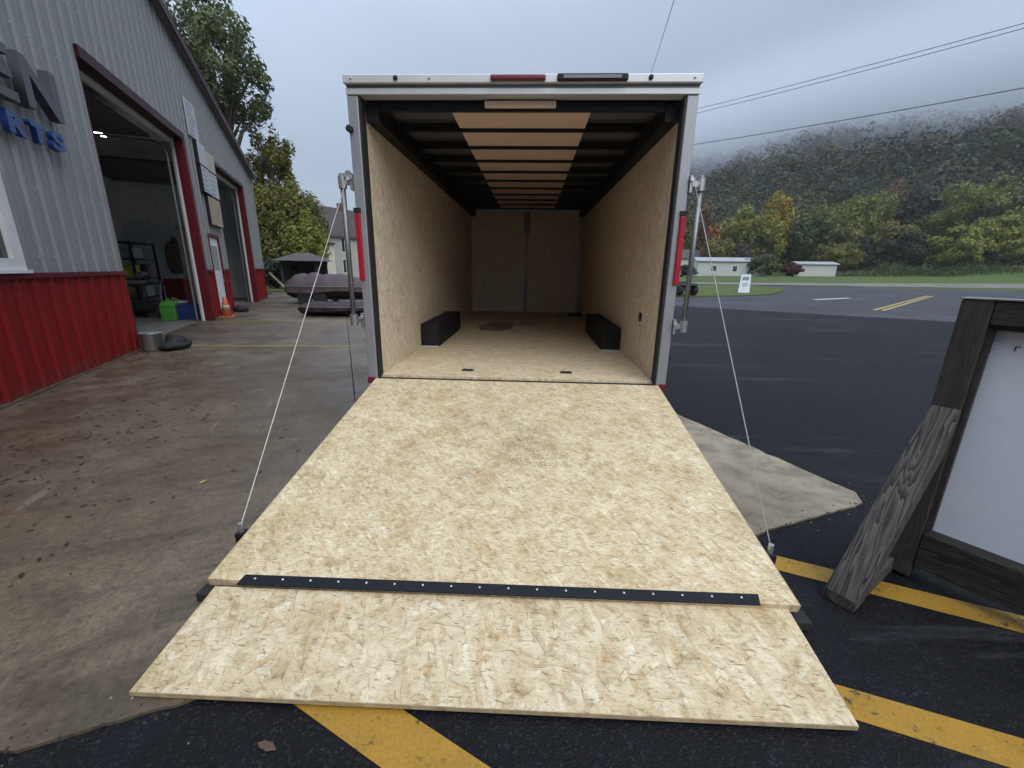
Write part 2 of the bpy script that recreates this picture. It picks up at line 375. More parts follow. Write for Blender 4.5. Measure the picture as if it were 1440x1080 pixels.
def add_splash(m, col, top):
    t = m.node_tree; b_ = t.nodes['Principled BSDF']; src = b_.inputs['Base Color'].links[0].from_socket
    tcn = t.nodes.new('ShaderNodeTexCoord'); sp = t.nodes.new('ShaderNodeSeparateXYZ'); t.links.new(tcn.outputs['Object'], sp.inputs[0])
    n_ = t.nodes.new('ShaderNodeTexNoise'); n_.inputs['Scale'].default_value = 5; n_.inputs['Detail'].default_value = 6; n_.inputs['Roughness'].default_value = .7; t.links.new(tcn.outputs['Object'], n_.inputs['Vector'])
    ma = t.nodes.new('ShaderNodeMath'); ma.operation = 'MULTIPLY_ADD'; t.links.new(n_.outputs[0], ma.inputs[0]); ma.inputs[1].default_value = -top*1.7; t.links.new(sp.outputs[2], ma.inputs[2])
    mr = t.nodes.new('ShaderNodeMapRange'); t.links.new(ma.outputs[0], mr.inputs[0]); mr.inputs[1].default_value = -top*.95; mr.inputs[2].default_value = -top*.35; mr.inputs[3].default_value = .45; mr.inputs[4].default_value = 0
    mx = t.nodes.new('ShaderNodeMix'); mx.data_type = 'RGBA'; t.links.new(mr.outputs[0], mx.inputs[0]); t.links.new(src, mx.inputs[6]); mx.inputs[7].default_value = (*col, 1); t.links.new(mx.outputs[2], b_.inputs['Base Color'])
M['wainscot'] = metal_sheet('red_metal_siding', (.21, .0075, .0095), .5, 0, .30)
M['trim_red'] = metal_sheet('dark_red_trim', (.11, .006, .012), .5, 0, .25)
add_splash(M['wainscot'], (.075, .045, .032), .42)
M['trim_dark'] = metal_sheet('maroon_header_trim', (.035, .004, .009), .5, 0, .25)
M['white_trim'] = plain('white_trim', (.62, .62, .63), .5, 0, .1, 4)
M['door_white'] = plain('white_door_paint', (.66, .69, .74), .45, 0, .08, 3)
M['door_dark'] = plain('overhead_door_panel', (.09, .09, .095), .6, 0, .2, 2)
M['liner'] = metal_sheet('liner_panel', (.42, .43, .43), .5, 0, .3)
M['insul'] = plain('white_insulation', (.55, .53, .47), .7, 0, .15, 1)
M['shop_floor'] = plain('shop_floor', (.16, .155, .145), .5, 0, .3, 1)
M['glass'] = plain('window_glass', (.03, .04, .05), .08, 0, .1, 1, .8)
M['concrete'] = concrete_mat()
M['asphalt_new'] = asphalt_mat('sealed_asphalt', (.0058, .0060, .0080), (.035, .035, .038), .45, .66)
M['asphalt_old'] = asphalt_mat('older_asphalt', (.042, .042, .048), (.11, .11, .11), .35, .70)
M['joint'] = plain('dark_joint', (.03, .027, .024), .9, 0, .3, 20)
M['yellow'] = paint_mat('yellow_paint', (.40, .225, .028), (.03, .028, .028), .545)
M['yellow_faded'] = paint_mat('faded_yellow_paint', (.42, .33, .12), (.14, .12, .10), .50)
M['white_paint'] = paint_mat('white_paint', (.60, .60, .58), (.08, .08, .08), .46)
M['road'] = asphalt_mat('pale_road', (.125, .122, .108), (.22, .21, .20), 0, .75)
def grass_mat(name, a, b, d):
    k = NT(name); v = k.coords(); n1 = k.noise(v, .12, 5, .6); n2 = k.noise(v, 3.0, 5, .7)
    c = k.ramp(n1, [(.3, a), (.7, b)]); c = k.mix(k.ramp(n2, [(.35, .7), (.62, 0.0)]), c, d); k.bump(n2, .8, .08); return k.done(c, .8, 0, .2)
M['grass'] = grass_mat('grass', (.060, .092, .022), (.095, .125, .032), (.035, .055, .015))
M['hill'] = grass_mat('hill_soil', (.035, .036, .022), (.05, .048, .03), (.02, .02, .014))
M['bark'] = plain('bark', (.085, .07, .055), .9, 0, .4, 12, .2, .6)

# ------------------------------------------------------------------ ground
def sst(v, a, b): t = min(1, max(0, (v-a)/(b-a))); return t*t*(3-2*t)
def gz(x, y): return .6*sst(y, 58, 110)+.0095*min(110, max(0, x-25))*sst(y, 53, 68)
def hill_h(x, y):
    u = x*.78+y*.62; v = x*.62-y*.78
    t = min(1, max(0, (u-138)/165)); s = t*t*(3-2*t)
    # v: -130 near the left end seen past the trailer, -40 at the right edge
    h = min(74, max(46, 60+.05*(-38-v)))+3*math.sin(v*.05)
    fall = min(1, max(0, (v+520)/360)); h *= fall*fall*(3-2*fall)
    return s*h+2.2*math.sin(x*.045)*math.sin(y*.05)*s
def grid(name, xs, ys, zf, m):
    vs = [(x, y, zf(x, y)) for y in ys for x in xs]; n = len(xs)
    fs = [(j*n+i, j*n+i+1, (j+1)*n+i+1, (j+1)*n+i) for j in range(len(ys)-1) for i in range(n-1)]
    return tag(MB().add(vs, fs).build(name, m, smooth=True), kind='structure')
xs = [-1500, -700, -350] + list(range(-240, 641, 16)) + [900, 1500]
ys = [-300, -100, -40, -15, 0, 15, 30, 45, 58] + list(range(62, 420, 9)) + [460, 520, 620, 800, 1100, 1600]
grid('ground', xs, ys, lambda x, y: -.04+gz(x, y)+hill_h(x, y), M['grass'])
# older asphalt of the lot (polygon) and the road beyond
LOT = [(-40, -30), (70, -30), (74, 54), (26, 53.4), (21.5, 44), (13.5, 30.5), (9.5, 26.2), (1, 27.5), (-4, 26), (-14, 24), (-40, 24)]
lot = MB().prism(LOT, -.2, -.016).build('parking_lot', M['asphalt_old']); tag(lot, kind='structure')
# freshly sealed darker asphalt
NEW = [(-40, -29), (60, -29), (60, -12), (40.5, -2.1), (13.89, 14.41), (7.41, 18.41), (2, 21.4), (-3.5, 24), (-12, 23), (-40, 23)]
new = MB().prism(NEW, -.14, -.012).build('sealed_asphalt', M['asphalt_new']); tag(new, kind='structure')
rx = list(np.linspace(-250, 420, 60))
def rn(x): return 53.9+.055*(x-20)
vs = []; fs = []
for i, x in enumerate(rx):
    for k_, off in enumerate((0, 9.5)):
        y = rn(x)+off; vs.append((x, y, gz(x, y)+.04))
for i in range(len(rx)-1): fs.append((2*i, 2*i+2, 2*i+3, 2*i+1))
tag(MB().add(vs, fs).build('road', M['road']), kind='structure')

# concrete apron in the building's own axes: s along the wall, n away from it
O = Vector((-6.685, 6.814, 0)); A24 = R(24)
tv = Vector((-math.sin(A24), math.cos(A24), 0)); nv = Vector((math.cos(A24), math.sin(A24), 0))
def W(s, n, z=0): return O+tv*s+nv*n+Vector((0, 0, z))
ap = empty('concrete_apron', O, R(114), kind='structure')
bed = MB().box(-7.5, 17.4, -6.44, .3, -.13, -.022).build('joint_bed', M['joint'], ap)
sj = [-7.54, -3.9, -.12, 3.55, 7.2, 10.8, 14.2, 17.5]; nj = [0.28, -3.35, -6.48]
for i in range(len(sj)-1):
    for j in range(2):
        g = .006
        x0, x1, y0, y1 = sj[i]+g, sj[i+1]-g, nj[j+1]+g, nj[j]-g
        if i > 0 and j == 0: MB().box(x0, x1, y0, y1, -.12, 0).build('concrete_slab', M['concrete'], ap, bevel=.006); continue
        jit = lambda: rnd.gauss(0, .004)+(rnd.random() < .07)*rnd.uniform(0, .022)
        ny = max(2, int((y1-y0)/.05)); nx = max(2, int((x1-x0)/.05)); poly = []
        if i == 0: poly += [(x0+jit(), y1+(y0-y1)*q_/ny) for q_ in range(0, ny+1)]
        else: poly += [(x0, y1), (x0, y0)]
        if j == 1 and i == 0: poly = [p_ for p_ in poly if p_[1] > y0+.10]+[(x0+.045, y0+.06)]
        if j == 1: poly += [(x0+(x1-x0)*q_/nx, y0+jit()) for q_ in range(2 if i == 0 else 1, nx)]
        poly += [(x1, y0), (x1, y1)]
        MB().prism(poly, -.12, 0).build('concrete_slab', M['concrete'], ap)

# ------------------------------------------------------------------ painted markings on the lot
def strip(name, m, p, q, w, label, cat='marking', group=None, z=-.008):
    p = Vector((p[0], p[1], 0)); q = Vector((q[0], q[1], 0)); d = (q-p).normalized(); n = Vector((-d.y, d.x, 0))*w/2
    o = MB().prism([tuple((p-n)[:2]), tuple((q-n)[:2]), tuple((q+n)[:2]), tuple((p+n)[:2])], z-.002, z).build(name, m)
    return tag(o, label, cat, group)
strip('yellow_line', M['yellow'], (.95, 2.04), (4.4, .66), .125, 'yellow parking line running under the foot of the framed sign', group='yellow hatch lines')
strip('yellow_line', M['yellow'], (.62, 1.337), (3.4, .43), .125, 'yellow parking line leaving the right corner of the ramp flap', group='yellow hatch lines')
qa = [(-.79, 1.06), (-.388, .872), (-.2, .784), (.12, .806), (-.072, .894), (-.40, 1.056)]
tag(MB().prism(qa, -.010, -.008).build('yellow_line', M['yellow']), 'broad yellow stripe coming out from under the front of the ramp flap', 'marking', 'yellow hatch lines')
dm = (Vector((29.73, 33.09, 0))-Vector((14.77, 18.61, 0))).normalized(); nm = Vector((-dm.y, dm.x, 0))*.14
for sg, lb in ((1, 'left line of the double yellow line far across the lot'), (-1, 'right line of the double yellow line far across the lot')):
    strip('lane_line', M['yellow_faded'], (14.77+nm.x*sg, 18.61+nm.y*sg), (29.73+nm.x*sg, 33.09+nm.y*sg), .14, lb, group='double yellow line')
strip('lane_line', M['white_paint'], (16.6, 25.6), (20.4, 28.2), .32, 'short white dash on the grey asphalt beyond the lot')
strip('floor_line', M['yellow_faded'], (-6.325, 7.281), (-2.9, 7.64), .05, 'thin faded yellow line on the concrete near the bucket', group='thin lines on the concrete', z=.004)
strip('floor_line', M['yellow_faded'], (-8.1, 10.70), (-4.4, 11.66), .06, 'thin faded yellow line on the concrete by the traffic cone', group='thin lines on the concrete', z=.004)

# grass island by the lot entrance
isl = [(9.6, 26.3), (13.6, 28.0), (16.6, 30.4), (21, 36.5), (25.5, 44.5), (26.5, 52.2), (-30, 51), (-30, 24.2), (-14, 24.2), (-4, 26.2), (1, 27.7)]
tag(MB().prism(isl, -.1, .05).build('grass_verge', M['grass']), kind='structure')

# ------------------------------------------------------------------ enclosed cargo trailer
TX, TY = -.116, 3.563
tr = empty('cargo_trailer', (TX, TY, 0), 0, 'enclosed cargo trailer with open wooden ramp door, silver rear frame and bare wood interior', 'trailer')
L = 6.03
def tp(name, m, a, parent=tr, bevel=0): return bx(name, m, parent, a, bevel)
# deck
deck = tp('floor_deck', M['osb_floor'], (-1.205, 1.205, .012, L, .455, .505))
tp('chassis', M['black_steel'], (-1.24, 1.24, .05, L+.1, .33, .452))
tp('rear_sill', M['black_steel'], (-1.2, 1.2, -.045, .010, .40, .487), bevel=.006)
# wood liner sheets on the side walls
for sx in (-1, 1):
    y = .07
    for wdt in (1.215, 1.22, 1.22, 1.22, 1.06):
        x0, x1 = (1.203, 1.221) if sx > 0 else (-1.221, -1.203)
        tp('wall_sheet', M['osb_wall'], (x0, x1, y+.002, y+wdt-.002, .507, 2.6)); y += wdt
    tp('side_skin', M['alu_white'], (1.232, 1.262, .06, L+.12, .40, 2.72) if sx > 0 else (-1.262, -1.232, .06, L+.12, .40, 2.72))
    tp('wall_top_rail', M['black_steel'], (1.10, 1.20, .07, L-.02, 2.53, 2.655) if sx > 0 else (-1.20, -1.10, .07, L-.02, 2.53, 2.655))
    # rear post, tail lamp, reflector
    tp('rear_post', M['alu_grey'], (1.212, 1.295, -.05, .058, .44, 2.668) if sx > 0 else (-1.295, -1.212, -.05, .058, .44, 2.668), bevel=.008)
    tp('door_seal', M['black_rubber'], (1.196, 1.211, -.045, .05, .50, 2.664) if sx > 0 else (-1.211, -1.196, -.045, .05, .50, 2.664))
    a, b = (1.255, 1.300) if sx > 0 else (-1.300, -1.255)
    tl = MB().box(a, b, -.071, -.0505, 1.33, 1.85).build('tail_lamp', M['red_lens'], tr, bevel=.008)
    tp('lamp_cap', M['black_rubber'], (a-.003, b+.003, -.074, -.0505, 1.851, 1.885), tl)
    a, b = (1.235, 1.30) if sx > 0 else (-1.30, -1.235)
    tp('reflector', M['dark_red_lens'], (a, b, -.06, -.0505, .445, .50))
    # cam bar lock: rod standing off the post on two brackets
    rod = MB().tube([(sx*1.39, -.03, .95), (sx*1.39, -.03, 2.14)], .021, 10).build('lock_rod', M['dull_steel'], tr, smooth=True)
    for z in (2.075, .995):
        k_ = MB().box(-.05, .05, -.035, .035, -.035, .035)
        br = MB()
        xa, xb = sorted((sx*1.297, sx*1.315)); br.box(xa, xb, -.07, .03, z-.06, z+.06)
        xa, xb = sorted((sx*1.315, sx*1.37)); br.box(xa, xb, -.045, -.005, z-.018, z+.018)
        br.tube([(sx*1.39, -.03, z-.045), (sx*1.39, -.03, z+.045)], .032, 10)
        br.build('lock_bracket', M['galv'], tr)
        MB().lathe([(.0, -.088), (.016, -.088), (.016, -.07)], 8, (sx*1.306, 0, z+.03), 'y').build('bolt', M['screw'], tr)
tp('front_skin', M['alu_white'], (-1.262, 1.262, L+.13, L+.17, .40, 2.72))
for x0, x1 in ((-1.2, -.002), (.002, 1.2)): tp('front_sheet', M['osb_front'], (x0, x1, L-.014, L, .507, 2.62))
tp('front_strip', M['dull_steel'], (-.07, .07, L-.03, L-.016, 2.18, 2.62))
tp('centre_post', M['dull_steel'], (-.035, .035, L-.032, L-.016, .51, 2.175))
tp('corner_trim', M['alu_grey'], (1.12, 1.19, L-.05, L-.016, .51, 2.60))
tp('junction_box', M['black_steel'], (.93, 1.19, L-.75, L-.45, .507, .56))
# roof: skin, cross bows, brown centre panels
tp('roof_skin', M['roof_skin'], (-1.262, 1.262, .06, L+.12, 2.722, 2.74))
bows = [.12+.556*i for i in range(11)]
for y in bows:
    tp('roof_bow', M['black_steel'], (-1.098, 1.098, y-.02, y+.02, 2.630, 2.70), bevel=.004)
for y0, y1 in zip(bows[:-1], bows[1:]):
    tp('ceiling_panel', M['luan'], (-.56, .56, y0+.022, y1-.022, 2.655, 2.665))
tp('spring_box', M['black_steel'], (-1.09, 1.09, .062, .098, 2.60, 2.66))
tp('dome_lamp', M['luan'], (-.27, .27, .03, .061, 2.615, 2.660), bevel=.006)
# header
hd = tp('header', M['alu_white'], (-1.302, 1.302, -.085, .06, 2.733, 2.79), bevel=.006)
tp('header_groove', M['dull_steel'], (-1.29, 1.29, -.052, .058, 2.713, 2.731))
tp('header_trim', M['alu_white'], (-1.296, 1.296, -.058, .058, 2.670, 2.711), bevel=.004)
lb = tp('light_bar', M['dark_red_lens'], (-.215, .185, -.108, -.0855, 2.742, 2.782), bevel=.014); lb['label'] = 'dull red brake light bar on the header'
lb = tp('light_bar', M['black_rubber'], (.265, .77, -.110, -.0855, 2.738, 2.786), bevel=.014); lb['label'] = 'black loading light bar on the header'
tp('lens', M['clear_lens'], (.31, .72, -.114, -.1105, 2.752, 2.772), lb)
for x, big in ((-.908, 1), (.931, 1), (-1.24, 0), (-.66, 0), (1.24, 0)):
    r_ = .017 if big else .007
    MB().lathe([(r_*.4, -.099), (r_, -.094), (r_, -.0855)], 10, (x, 0, 2.764), 'y').build('bolt', M['black_rubber'] if big else M['screw'], tr)
MB().lathe([(.012, -.085), (.026, -.08), (.026, -.0505)], 10, (-1.285, 0, 2.44), 'y').build('bump_stop', M['black_rubber'], tr)
# wheel boxes, tie-down rings, wall vent
for sx in (-1, 1):
    a, b = sorted((sx*1.2, sx*.985))
    wb = tp('wheel_box', M['black_steel'], (a, b, 1.42, 3.05, .507, .785), bevel=.008)
    a, b = sorted((sx*1.2, sx*.982)); tp('box_base_trim', M['alu_white'], (a, b, 1.412, 1.419, .507, .522), wb)
MB().prism([(-.66, 2.95), (-.36, 2.90), (-.20, 3.05), (-.16, 3.7), (-.28, 4.0), (-.60, 3.9), (-.74, 3.4)], .5055, .509).build('floor_mat', M['floor_mat'], tr)
for x in (-.46, .467):
    d = MB().box(x-.055, x+.055, .22, .30, .506, .511).build('tie_down_ring', M['dull_steel'], tr)
    MB().tube([(x-.03, .28, .516), (x-.03, .235, .518), (x+.03, .235, .518), (x+.03, .28, .516)], .006, 6).build('ring', M['black_steel'], d)
MB().lathe([(.0, 0), (.045, 0), (.045, .012)], 12, (0, 0, 0), 'x').build('wall_vent', M['black_rubber'], tr, loc=(1.190, .62, 1.0))
# running gear
for sx in (-1, 1):
    for y in (2.05, 2.92):
        tyre = MB().lathe([(.20, -.1), (.31, -.105), (.345, -.07), (.345, .07), (.31, .105), (.20, .1)], 24, (0, 0, 0), 'x').build('tyre', M['black_rubber'], tr, smooth=True, loc=(sx*1.135, y, .345))
        MB().lathe([(.05, -.11), (.19, -.09), (.19, .09), (.05, .11)], 16, (0, 0, 0), 'x').build('rim', M['galv'], tyre)
tp('tongue', M['black_steel'], (-.06, .06, L+.14, L+1.4, .36, .45))
tp('tongue_jack', M['dull_steel'], (-.04, .04, L+1.2, L+1.28, 0, .9))
# ramp: upper panel from the sill to its lower edge
def rel(p): return (p[0]-TX, p[1]-TY, p[2])
rp = [(-1.27, -2.077, .10), (1.27, -2.077, .10), (1.228, -.050, .488), (-1.228, -.050, .488)]
dn = Vector((0, .188, -.982))*.042
low = [tuple(Vector(p)+dn) for p in rp]
ramp = MB().hexa(low, rp).build('ramp_panel', M['osb_ramp'], tr)
edge = MB()
for sx in (-1, 1):
    a = Vector(rp[0] if sx < 0 else rp[1]); b = Vector(rp[3] if sx < 0 else rp[2]); o_ = Vector((sx*.006, 0, 0)); d_ = dn*.95
    e0 = [a+d_, a+d_+o_, b+d_+o_, b+d_]; e1 = [a+dn*.05, a+dn*.05+o_, b+dn*.05+o_, b+dn*.05]
    if sx > 0: MB().hexa(e0, e1).build('edge_trim', M['osb_edge'], ramp)
    else: MB().hexa(e0[::-1], e1[::-1]).build('edge_trim', M['osb_edge'], ramp)
    # black corner foot under the lower edge, cable eye
    x0, x1 = sorted((sx*1.22, sx*1.315))
    MB().box(x0, x1, -2.11, -2.04, .002, .045).build('corner_foot', M['black_rubber'], ramp, bevel=.006)
    e = rel((-1.425 if sx < 0 else 1.178, 1.772, .15))
    MB().box(e[0]-.02, e[0]+.02, e[1]-.025, e[1]+.025, e[2]-.06, e[2]-.012).build('cable_anchor', M['black_steel'], ramp)
    MB().tube([(e[0], e[1], e[2]-.02), (e[0], e[1], e[2]+.035)], .013, 8).build('cable_eye', M['galv'], ramp)
    top = rel((-1.44, 3.50, 2.13)) if sx < 0 else rel((1.218, 3.50, 2.075))
    MB().tube([(e[0], e[1], e[2]+.02), top], .0031, 6).build('ramp_cable', M['cable'], tr)
    MB().lathe([(.008, -.012), (.024, -.012), (.024, .012), (.008, .012)], 12, (0, 0, 0), 'y').build('cable_pulley', M['galv'], tr, loc=top)
# flap
fl = [rel((-1.335, 1.040, .022)), rel((1.099, 1.062, .022)), rel((1.113, 1.492, .076)), rel((-1.347, 1.470, .076))]
dz = Vector((0, 0, -.018))
flap = MB().hexa([tuple(Vector(p)+dz) for p in fl], fl).build('ramp_flap', M['osb_flap'], tr)
ef = MB(); a, b = Vector(fl[0]), Vector(fl[1]); o_ = Vector((0, -.002, 0))
ef.hexa([a+dz, b+dz, b+dz-o_*0, a+dz], [a, b, b, a])
MB().hexa([a+dz*.98+o_, b+dz*.98+o_, b+dz*.98, a+dz*.98], [a+dz*.06+o_, b+dz*.06+o_, b+dz*.06, a+dz*.06]).build('flap_edge', M['osb_edge'], flap)
# black hinge strip with screws
h0 = rel((-1.243, 1.488, .1045)); h1 = rel((.992, 1.507, .1045))
hs = MB().hexa([(h0[0], h0[1]-.026, h0[2]-.012), (h1[0], h1[1]-.026, h1[2]-.012), (h1[0]+.012, h1[1]+.021, h1[2]), (h0[0]+.012, h0[1]+.021, h0[2])],
               [(h0[0], h0[1]-.026, h0[2]-.005), (h1[0], h1[1]-.026, h1[2]-.005), (h1[0]+.012, h1[1]+.021, h1[2]+.008), (h0[0]+.012, h0[1]+.021, h0[2]+.008)]).build('flap_hinge', M['black_strip'], tr, bevel=.002)
s0 = None
for i in range(18):
    f = .03+.94*i/17; p = (h0[0]+(h1[0]-h0[0])*f, h0[1]+(h1[1]-h0[1])*f+.002, h0[2]+.0025)
    if s0 is None: s0 = MB().lathe([(.0055, 0), (.0055, .002), (.003, .0045)], 8).build('screw', M['screw'], hs, loc=p)
    else: share(s0, 'screw', hs, p)

# ------------------------------------------------------------------ framed sign with timber brace (right foreground)
th = R(35.7); sgn_s = Vector((math.sin(th), -math.cos(th), 0)); sgn_b = Vector((math.cos(th), math.sin(th), 0))
P0 = Vector((1.386, 1.677, 0))+sgn_b*.5
# local x along the sign to the right, local y away behind it
sg = empty('framed_sign', (P0.x, P0.y, -.012), math.atan2(sgn_s.y, sgn_s.x), 'white sign board in a dark timber frame with a slanted timber brace, right foreground', 'sign')
M['tim_x'] = timber('weathered_timber_x', (.012, .011, .010), (.050, .045, .042), 'x')
M['tim_z'] = timber('weathered_timber_z', (.030, .027, .025), (.060, .055, .050), 'z')
M['tim_brace'] = timber('weathered_brace', (.008, .007, .007), (.135, .122, .112), 'brace', 1.1)
M['sign_face'] = plain('sign_face', (.68, .72, .80), .28, 0, .015, 1)
Ws = 2.35
bx('stile', M['tim_z'], sg, (.088, .185, -.02, .10, .02, 1.352), .006)
bx('stile', M['tim_z'], sg, (Ws-.185, Ws-.088, -.02, .10, .02, 1.352), .006)
bx('top_rail', M['tim_x'], sg, (.187, Ws-.187, -.018, .10, 1.252, 1.350), .006)
bx('bottom_rail', M['tim_x'], sg, (.187, Ws-.187, -.022, .10, .085, .268), .006)
bx('cap_flashing', M['galv'], sg, (.08, Ws-.08, -.024, .106, 1.353, 1.358))
bx('inner_bead', M['tim_z'], sg, (.187, .205, .005, .05, .270, 1.250))
bx('inner_bead', M['tim_x'], sg, (.207, Ws-.207, .005, .05, 1.232, 1.250))
pnl = bx('sign_panel', M['sign_face'], sg, (.187, Ws-.187, .052, .070, .269, 1.251))
for xo in (0.0, Ws-.124-.0):
    lean = MB()
    # brace leaning from the ground in front up to the stile (thickness .124 along the sign)
    x0, x1 = xo, xo+.124
    prof = [(-.50, .0), (-.50, .055), (-.022, .885), (-.022, .66), (-.385, .0)]
    sk = lambda z: .088*min(1, z/.8)*(1 if xo == 0 else -1)
    n = len(prof); vs = [(x0+sk(p[1]), p[0], p[1]) for p in prof]+[(x1+sk(p[1])*.75, p[0], p[1]) for p in prof]
    fs = [tuple(range(n-1, -1, -1)), tuple(range(n, 2*n))]+[(i, (i+1) % n, (i+1) % n+n, i+n) for i in range(n)]
    MB().add(vs, fs).build('brace', M['tim_brace'], sg, bevel=.005)
    bx('foot_beam', M['tim_brace'], sg, (x0+.004, x1-.004, -.33, .30, .003, .082), .005)
def letter(ch, size, depth, m, name, parent, loc, rot, sx=1.0, off=0.0):
    cu = bpy.data.curves.new('glyph', 'FONT'); cu.body = ch; cu.size = size; cu.extrude = depth; cu.offset = off; cu.resolution_u = 3
    o = bpy.data.objects.new('glyph', cu); C.objects.link(o)
    dg = bpy.context.evaluated_depsgraph_get(); me = bpy.data.meshes.new_from_object(o.evaluated_get(dg))
    bpy.data.objects.remove(o); me.materials.clear(); me.materials.append(m)
    xs_ = [v.co.x for v in me.vertices]; mn, mx = min(xs_), max(xs_); zs = [v.co.y for v in me.vertices]; mz = min(zs); Mz = max(zs)
    for v in me.vertices: v.co.x = (v.co.x-mn)/(mx-mn)*sx; v.co.y = (v.co.y-mz)/(Mz-mz)*size
    r_ = bpy.data.objects.new(name, me); C.objects.link(r_); r_.parent = parent; r_.location = loc; r_.rotation_euler = rot
    return r_
M['ink'] = plain('dark_ink', (.05, .06, .08), .6, 0, .1, 5)
letter('r', .022, .0006, M['ink'], 'letter', pnl, (.268, .0505, 1.150), (R(90), 0, 0), .016)

# ------------------------------------------------------------------ workshop building (left)
wk = empty('workshop_building', O, R(114), label='grey and red ribbed metal workshop with two open overhead doors', cat='building')
def rake(s): return 7.8-.19*abs(s+.8)
RED, HDR = 1.31, 4.32
D1, D2, MD = (0.0, 4.35), (7.05, 11.05), (5.26, 6.23)
def ribbed(name, m, s0, s1, z0, z1, pitch=.3, y=0.0, amp=.028, parent=wk, out_=-1):
    prof = []; k0 = math.floor(s0/pitch)
    pts = []
    for k_ in range(k0, int(s1/pitch)+2):
        b = k_*pitch
        pts += [(b, 0), (b+.055, 0), (b+.075, amp), (b+.115, amp), (b+.135, 0), (b+.205, 0), (b+.212, amp*.28), (b+.228, amp*.28), (b+.235, 0)]
    pts = [p for p in pts if s0+.001 < p[0] < s1-.001]
    pts = [(s0, 0)]+pts+[(s1, 0)]
    vs = []; fs = []
    for s_, a in pts:
        zt = z1(s_) if callable(z1) else z1
        vs += [(s_, y+out_*a, z0), (s_, y+out_*a, zt)]
    for i in range(len(pts)-1): fs.append((2*i, 2*i+2, 2*i+3, 2*i+1))
    return MB().add(vs, fs).build(name, m, parent)
SL, SR = -15.0, 13.4
for a, b, z0 in ((SL, -3.4, RED), (-3.4, -2.43, 2.42), (-2.43, D1[0]-.02, RED), (D1[0]-.02, D1[1]+.16, HDR+.16), (D1[1]+.16, MD[0]-.06, RED), (MD[0]-.06, MD[1]+.06, 2.27),
                 (MD[1]+.06, D2[0]-.02, RED), (D2[0]-.02, D2[1]+.16, HDR+.10), (D2[1]+.16, SR, RED)):
    ribbed('wall_panel', M['siding'], a, b, z0, rake)
for a, b in ((SL, D1[0]-.02), (D1[1]+.16, MD[0]-.06), (MD[1]+.06, D2[0]-.02), (D2[1]+.16, SR)):
    ribbed('wainscot_panel', M['wainscot'], a, b, .03, RED-.05)
    bx('wainscot_cap', M['trim_red'], wk, (a, b, -.045, -.001, RED-.055, RED+.004))
    bx('base_kerb', M['concrete'], wk, (a, b-.01, -.05, .12, -.03, .028))
def screws(name, zs, s0, s1, m, skip):
    mb = MB()
    for z in zs:
        k_ = math.ceil(s0/.3)
        while k_*.3 < s1:
            s_ = k_*.3+.03; k_ += 1
            if any(a < s_ < b and z < zt for a, b, zt in skip) or z > rake(s_)-.15: continue
            mb.lathe([(.009, .0), (.009, -.004), (.004, -.008)], 6, (s_, -.0005, z), 'y')
    tag(mb.build(name, m, wk), kind='stuff')
SK = ((D1[0]-.05, D1[1]+.2, HDR+.2), (MD[0]-.1, MD[1]+.1, 2.3), (D2[0]-.05, D2[1]+.2, HDR+.2), (-3.45, -2.4, 2.45))
screws('siding_screws', (1.5, 2.3, 3.2, 4.1, 5.0, 5.9, 6.8), -4, SR, M['screw'], SK); screws('wainscot_screws', (.12, .55, 1.05), -4, SR, M['trim_red'], SK)
# inner liner of the front wall and the other walls
for a, b, z0 in ((SL, D1[0], 0), (D1[0], D1[1], HDR+.03), (D1[1], MD[0], 0), (MD[0], MD[1], 2.23), (MD[1], D2[0], 0), (D2[0], D2[1], HDR+.03), (D2[1], SR-.3, 0)):
    MB().prismy([(a, z0), (b, z0), (b, rake(b)-.12), (a, rake(a)-.12)], .20, .22).build('front_liner', M['liner'], wk)
ribbed_side = MB()
for s_, nm, mm in ((SR, 'side_wall', 'siding'), (SL, 'side_wall', 'siding')):
    o_ = 1 if s_ > 0 else -1
    a, b = sorted((s_, s_-o_*.02)); bx('side_wall', M['siding'], wk, (a, b, .02, 15, 1.3, 5.05)); bx('side_wainscot', M['wainscot'], wk, (a-.001, b+.001, .02, 15, 0, 1.299))
# ribbed liner on the inner side of the far side wall
vs = []; fs = []; yy = .25; i = 0
while yy < 15:
    for q, a in ((0, 0), (.12, 0), (.15, .03), (.2, .03), (.23, 0)):
        vs += [(SR-.15-a, yy+q, .02), (SR-.15-a, yy+q, 5.0)]
    yy += .3
for i in range(len(vs)//2-1): fs.append((2*i, 2*i+2, 2*i+3, 2*i+1))
MB().add(vs, fs).build('side_liner', M['liner'], wk)
bx('back_wall', M['liner'], wk, (SL, SR, 15, 15.1, 0, 5.0))
bx('floor_slab', M['shop_floor'], wk, (SL, SR-.03, .285, 15, -.1, .001))
# roof slopes, insulation, rake trim
for a, b in ((SL-.3, -.8), (-.8, SR+.3)):
    za, zb = rake(a), rake(b)
    MB().prismy([(a, za+.005), (b, zb+.005), (b, zb+.09), (a, za+.09)], -.16, 15.2).build('roof_sheet', M['siding'], wk)
    MB().prismy([(max(a, SL+.1), rake(max(a, SL+.1))-.10), (min(b, SR-.1), rake(min(b, SR-.1))-.10), (min(b, SR-.1), rake(min(b, SR-.1))-.05), (max(a, SL+.1), rake(max(a, SL+.1))-.05)], .23, 14.9).build('insulation', M['insul'], wk)
    MB().prismy([(a, za-.10), (b, zb-.10), (b, zb+.11), (a, za+.11)], -.19, -.165).build('rake_trim', M['trim_dark'], wk)
    for q in range(6):
        s_ = a+(b-a)*(q+.5)/6
        bx('purlin', M['liner'], wk, (s_-.04, s_+.04, .25, 14.9, rake(s_)-.30, rake(s_)-.105))
